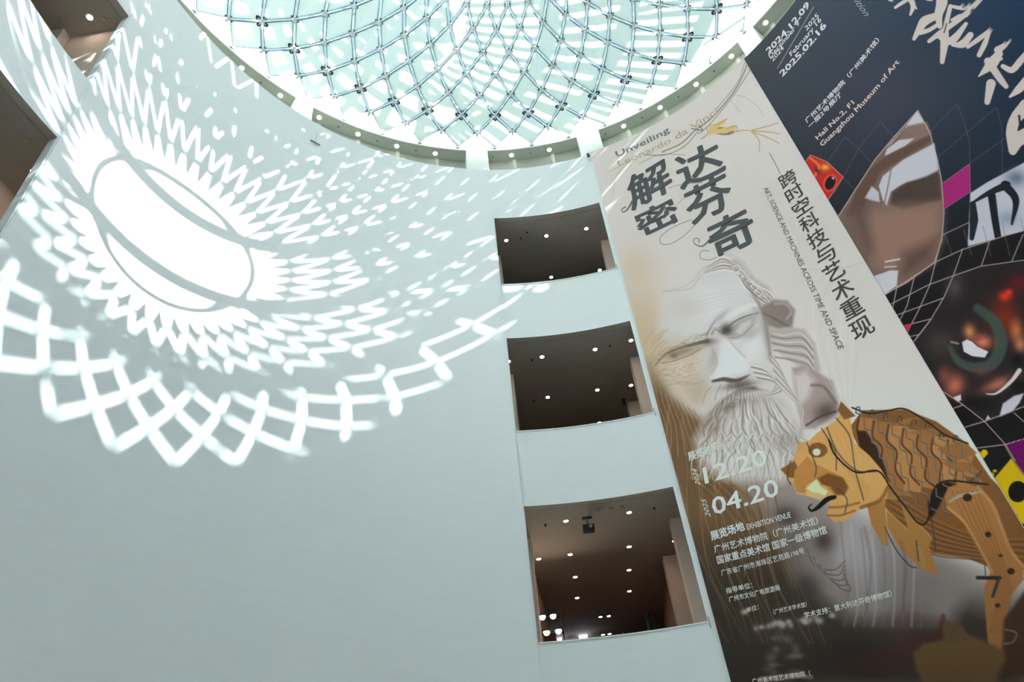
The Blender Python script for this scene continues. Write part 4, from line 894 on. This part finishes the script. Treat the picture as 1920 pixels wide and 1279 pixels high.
C.line(TB, [(976, 1175), (1110, 1112)], 4, GW, .9, 1.2, smooth=False)
C.poly(TC, [(397, 526), (456, 506), (426, 560)], (206, 24, 70), 1, 1); C.poly(TC, [(996, 1202), (1110, 1164), (1110, 1400), (1050, 1290)], (96, 12, 84), 1, 1.5)
C.poly(TZ, [(140, 368), (230, 395), (250, 366), (290, 372), (306, 408), (232, 494), (190, 478)], (200, 174, 12), 1, 1.5); C.poly(TZ, [(345, 715), (440, 605), (560, 462), (700, 655), (900, 900), (900, 1190), (700, 1180), (640, 1172), (560, 1062), (430, 860)], (186, 164, 6), 1, 1.5)
for x, y, rx, ry, g in ((630, 826, 104, 116, 0), (590, 1090, 40, 30, 30), (345, 640, 30, 24, 0), (380, 600, 24, 16, 0)): C.blob(TZ, x, y, rx, ry, (20, 18, 20) if rx > 35 else (176, 160, 40), 1, g, 1)
C.line(TZ, [(485, 318), (560, 450), (700, 640)], 9, (176, 150, 130), .8, 1.2, smooth=False)
C.poly(T1, [(1905, 985), (1935, 1040), (1935, 1300), (1880, 1300)], (24, 20, 20), .9, 4)
CW = (200, 196, 190)
for pts, w_ in (([(610, -60), (622, 20), (596, 120), (606, 210)], [90, 90, 66, 40]), ([(596, 120), (490, 165), (450, 220), (400, 310)], [50, 76, 60, 30]), ([(450, 260), (520, 240), (600, 190)], [40, 34, 30]), ([(520, 330), (600, 270), (700, 200), (830, 100)], [30, 44, 40, 44]), ([(700, 50), (780, 64), (870, 52), (940, -20)], [24, 34, 38, 40]), ([(690, 50), (656, 200), (645, 330), (625, 495)], [34, 40, 70, 36]),
    ([(600, 290), (670, 330), (730, 300), (815, 190)], [40, 60, 60, 30]), ([(710, 360), (790, 350), (850, 280)], [26, 66, 50]), ([(830, 375), (920, 310), (1005, 245)], [30, 40, 34]), ([(1005, 245), (965, 350), (920, 440)], [26, 44, 38]), ([(700, 160), (760, 130), (820, 120)], [20, 30, 34]),
    ([(1145, 350), (1070, 400)], [34, 60]), ([(1080, 430), (1020, 510), (915, 612)], [60, 96, 8]), ([(990, 490), (1060, 480), (1100, 470)], [60, 40, 20]), ([(1040, 560), (1095, 640), (1135, 690)], [60, 54, 40]), ([(1015, 670), (985, 815)], [76, 46]), ([(1110, 530), (1180, 560), (1240, 500), (1300, 420)], [36, 50, 56, 40]), ([(1300, 650), (1230, 720), (1165, 775)], [80, 60, 16]),
    ([(1300, 850), (1210, 950), (1180, 1060), (1190, 1200)], [120, 90, 90, 70]), ([(1300, 1080), (1230, 1120), (1190, 1210)], [120, 110, 60]), ([(250, 60), (310, 20), (380, -20)], [22, 30, 24]), ([(372, -10), (392, 50), (370, 118)], [50, 40, 18]), ([(390, 30), (420, 70)], [30, 12]), ([(200, 0), (225, 6)], [16, 16]), ([(500, 0), (540, 4)], [10, 14])):
    C.line(T7, pts, w_, CW, 1, 1.4)
C.line(T7, [(1240, 925), (1246, 985)], 18, (36, 42, 60), 1, 1.5); C.line(T7, [(800, 30), (790, 60)], 12, (30, 50, 72), .8, 1.5); C.line(T7, [(660, 190), (640, 260)], 10, (56, 62, 80), .9, 1.5)
C.line(T1, [(1457.5, 128.5), (1525.5, 13)], 1.3, (176, 166, 164), .95, 1.0)
b2.build('cloth', t2)
mb = MB().arcbox(42.55, 8.7, RB2+.0006, RB2+.0018, -.061, 2.0986, 1); mb.v = [tuple(Vector(v)-t2.location) for v in mb.v]; mb.build('backing', M['black'], t2)
W2, T2 = (206, 212, 218), (206, 196, 190)
lettering('2024.12.09', (1441.5, 101.5), (1519, 10.5), (1435.5, 93), W2, t2, RB2, .03)
lettering('December 9', (1445, 110), (1500, 45), (1440.5, 103), W2, t2, RB2, .015)
lettering('2024', (1449.5, 116), (1470.5, 91.5), (1445, 109), W2, t2, RB2, .015)
lettering('2025', (1513, 58), (1536, 31), (1508.5, 51), W2, t2, RB2, .015)
lettering('February 16', (1484, 106), (1541, 38), (1479.5, 99), W2, t2, RB2, .015)
lettering('2025.02.16', (1467.5, 144), (1550, 49), (1461, 135.5), W2, t2, RB2, .03)
lettering('广州艺术博物院（广州美术馆）', (1514, 231), (1650, 76), (1508, 224), W2, t2, RB2, .02, -.1, .86)
lettering('一层2号展厅', (1519.5, 241.5), (1579.5, 179), (1514, 234), W2, t2, RB2, .02, -.1, .86)
lettering('Hall No.2, F1', (1533.5, 262.5), (1602.5, 194), (1528, 256), T2, t2, RB2, .02)
lettering('Guangzhou Museum of Art', (1542, 275), (1687, 117), (1536, 268), T2, t2, RB2, .02)
lettering('Exhibition', (1578, -30), (1621, 30), (1592, -33), (150, 156, 166), t2, RB2, .0)
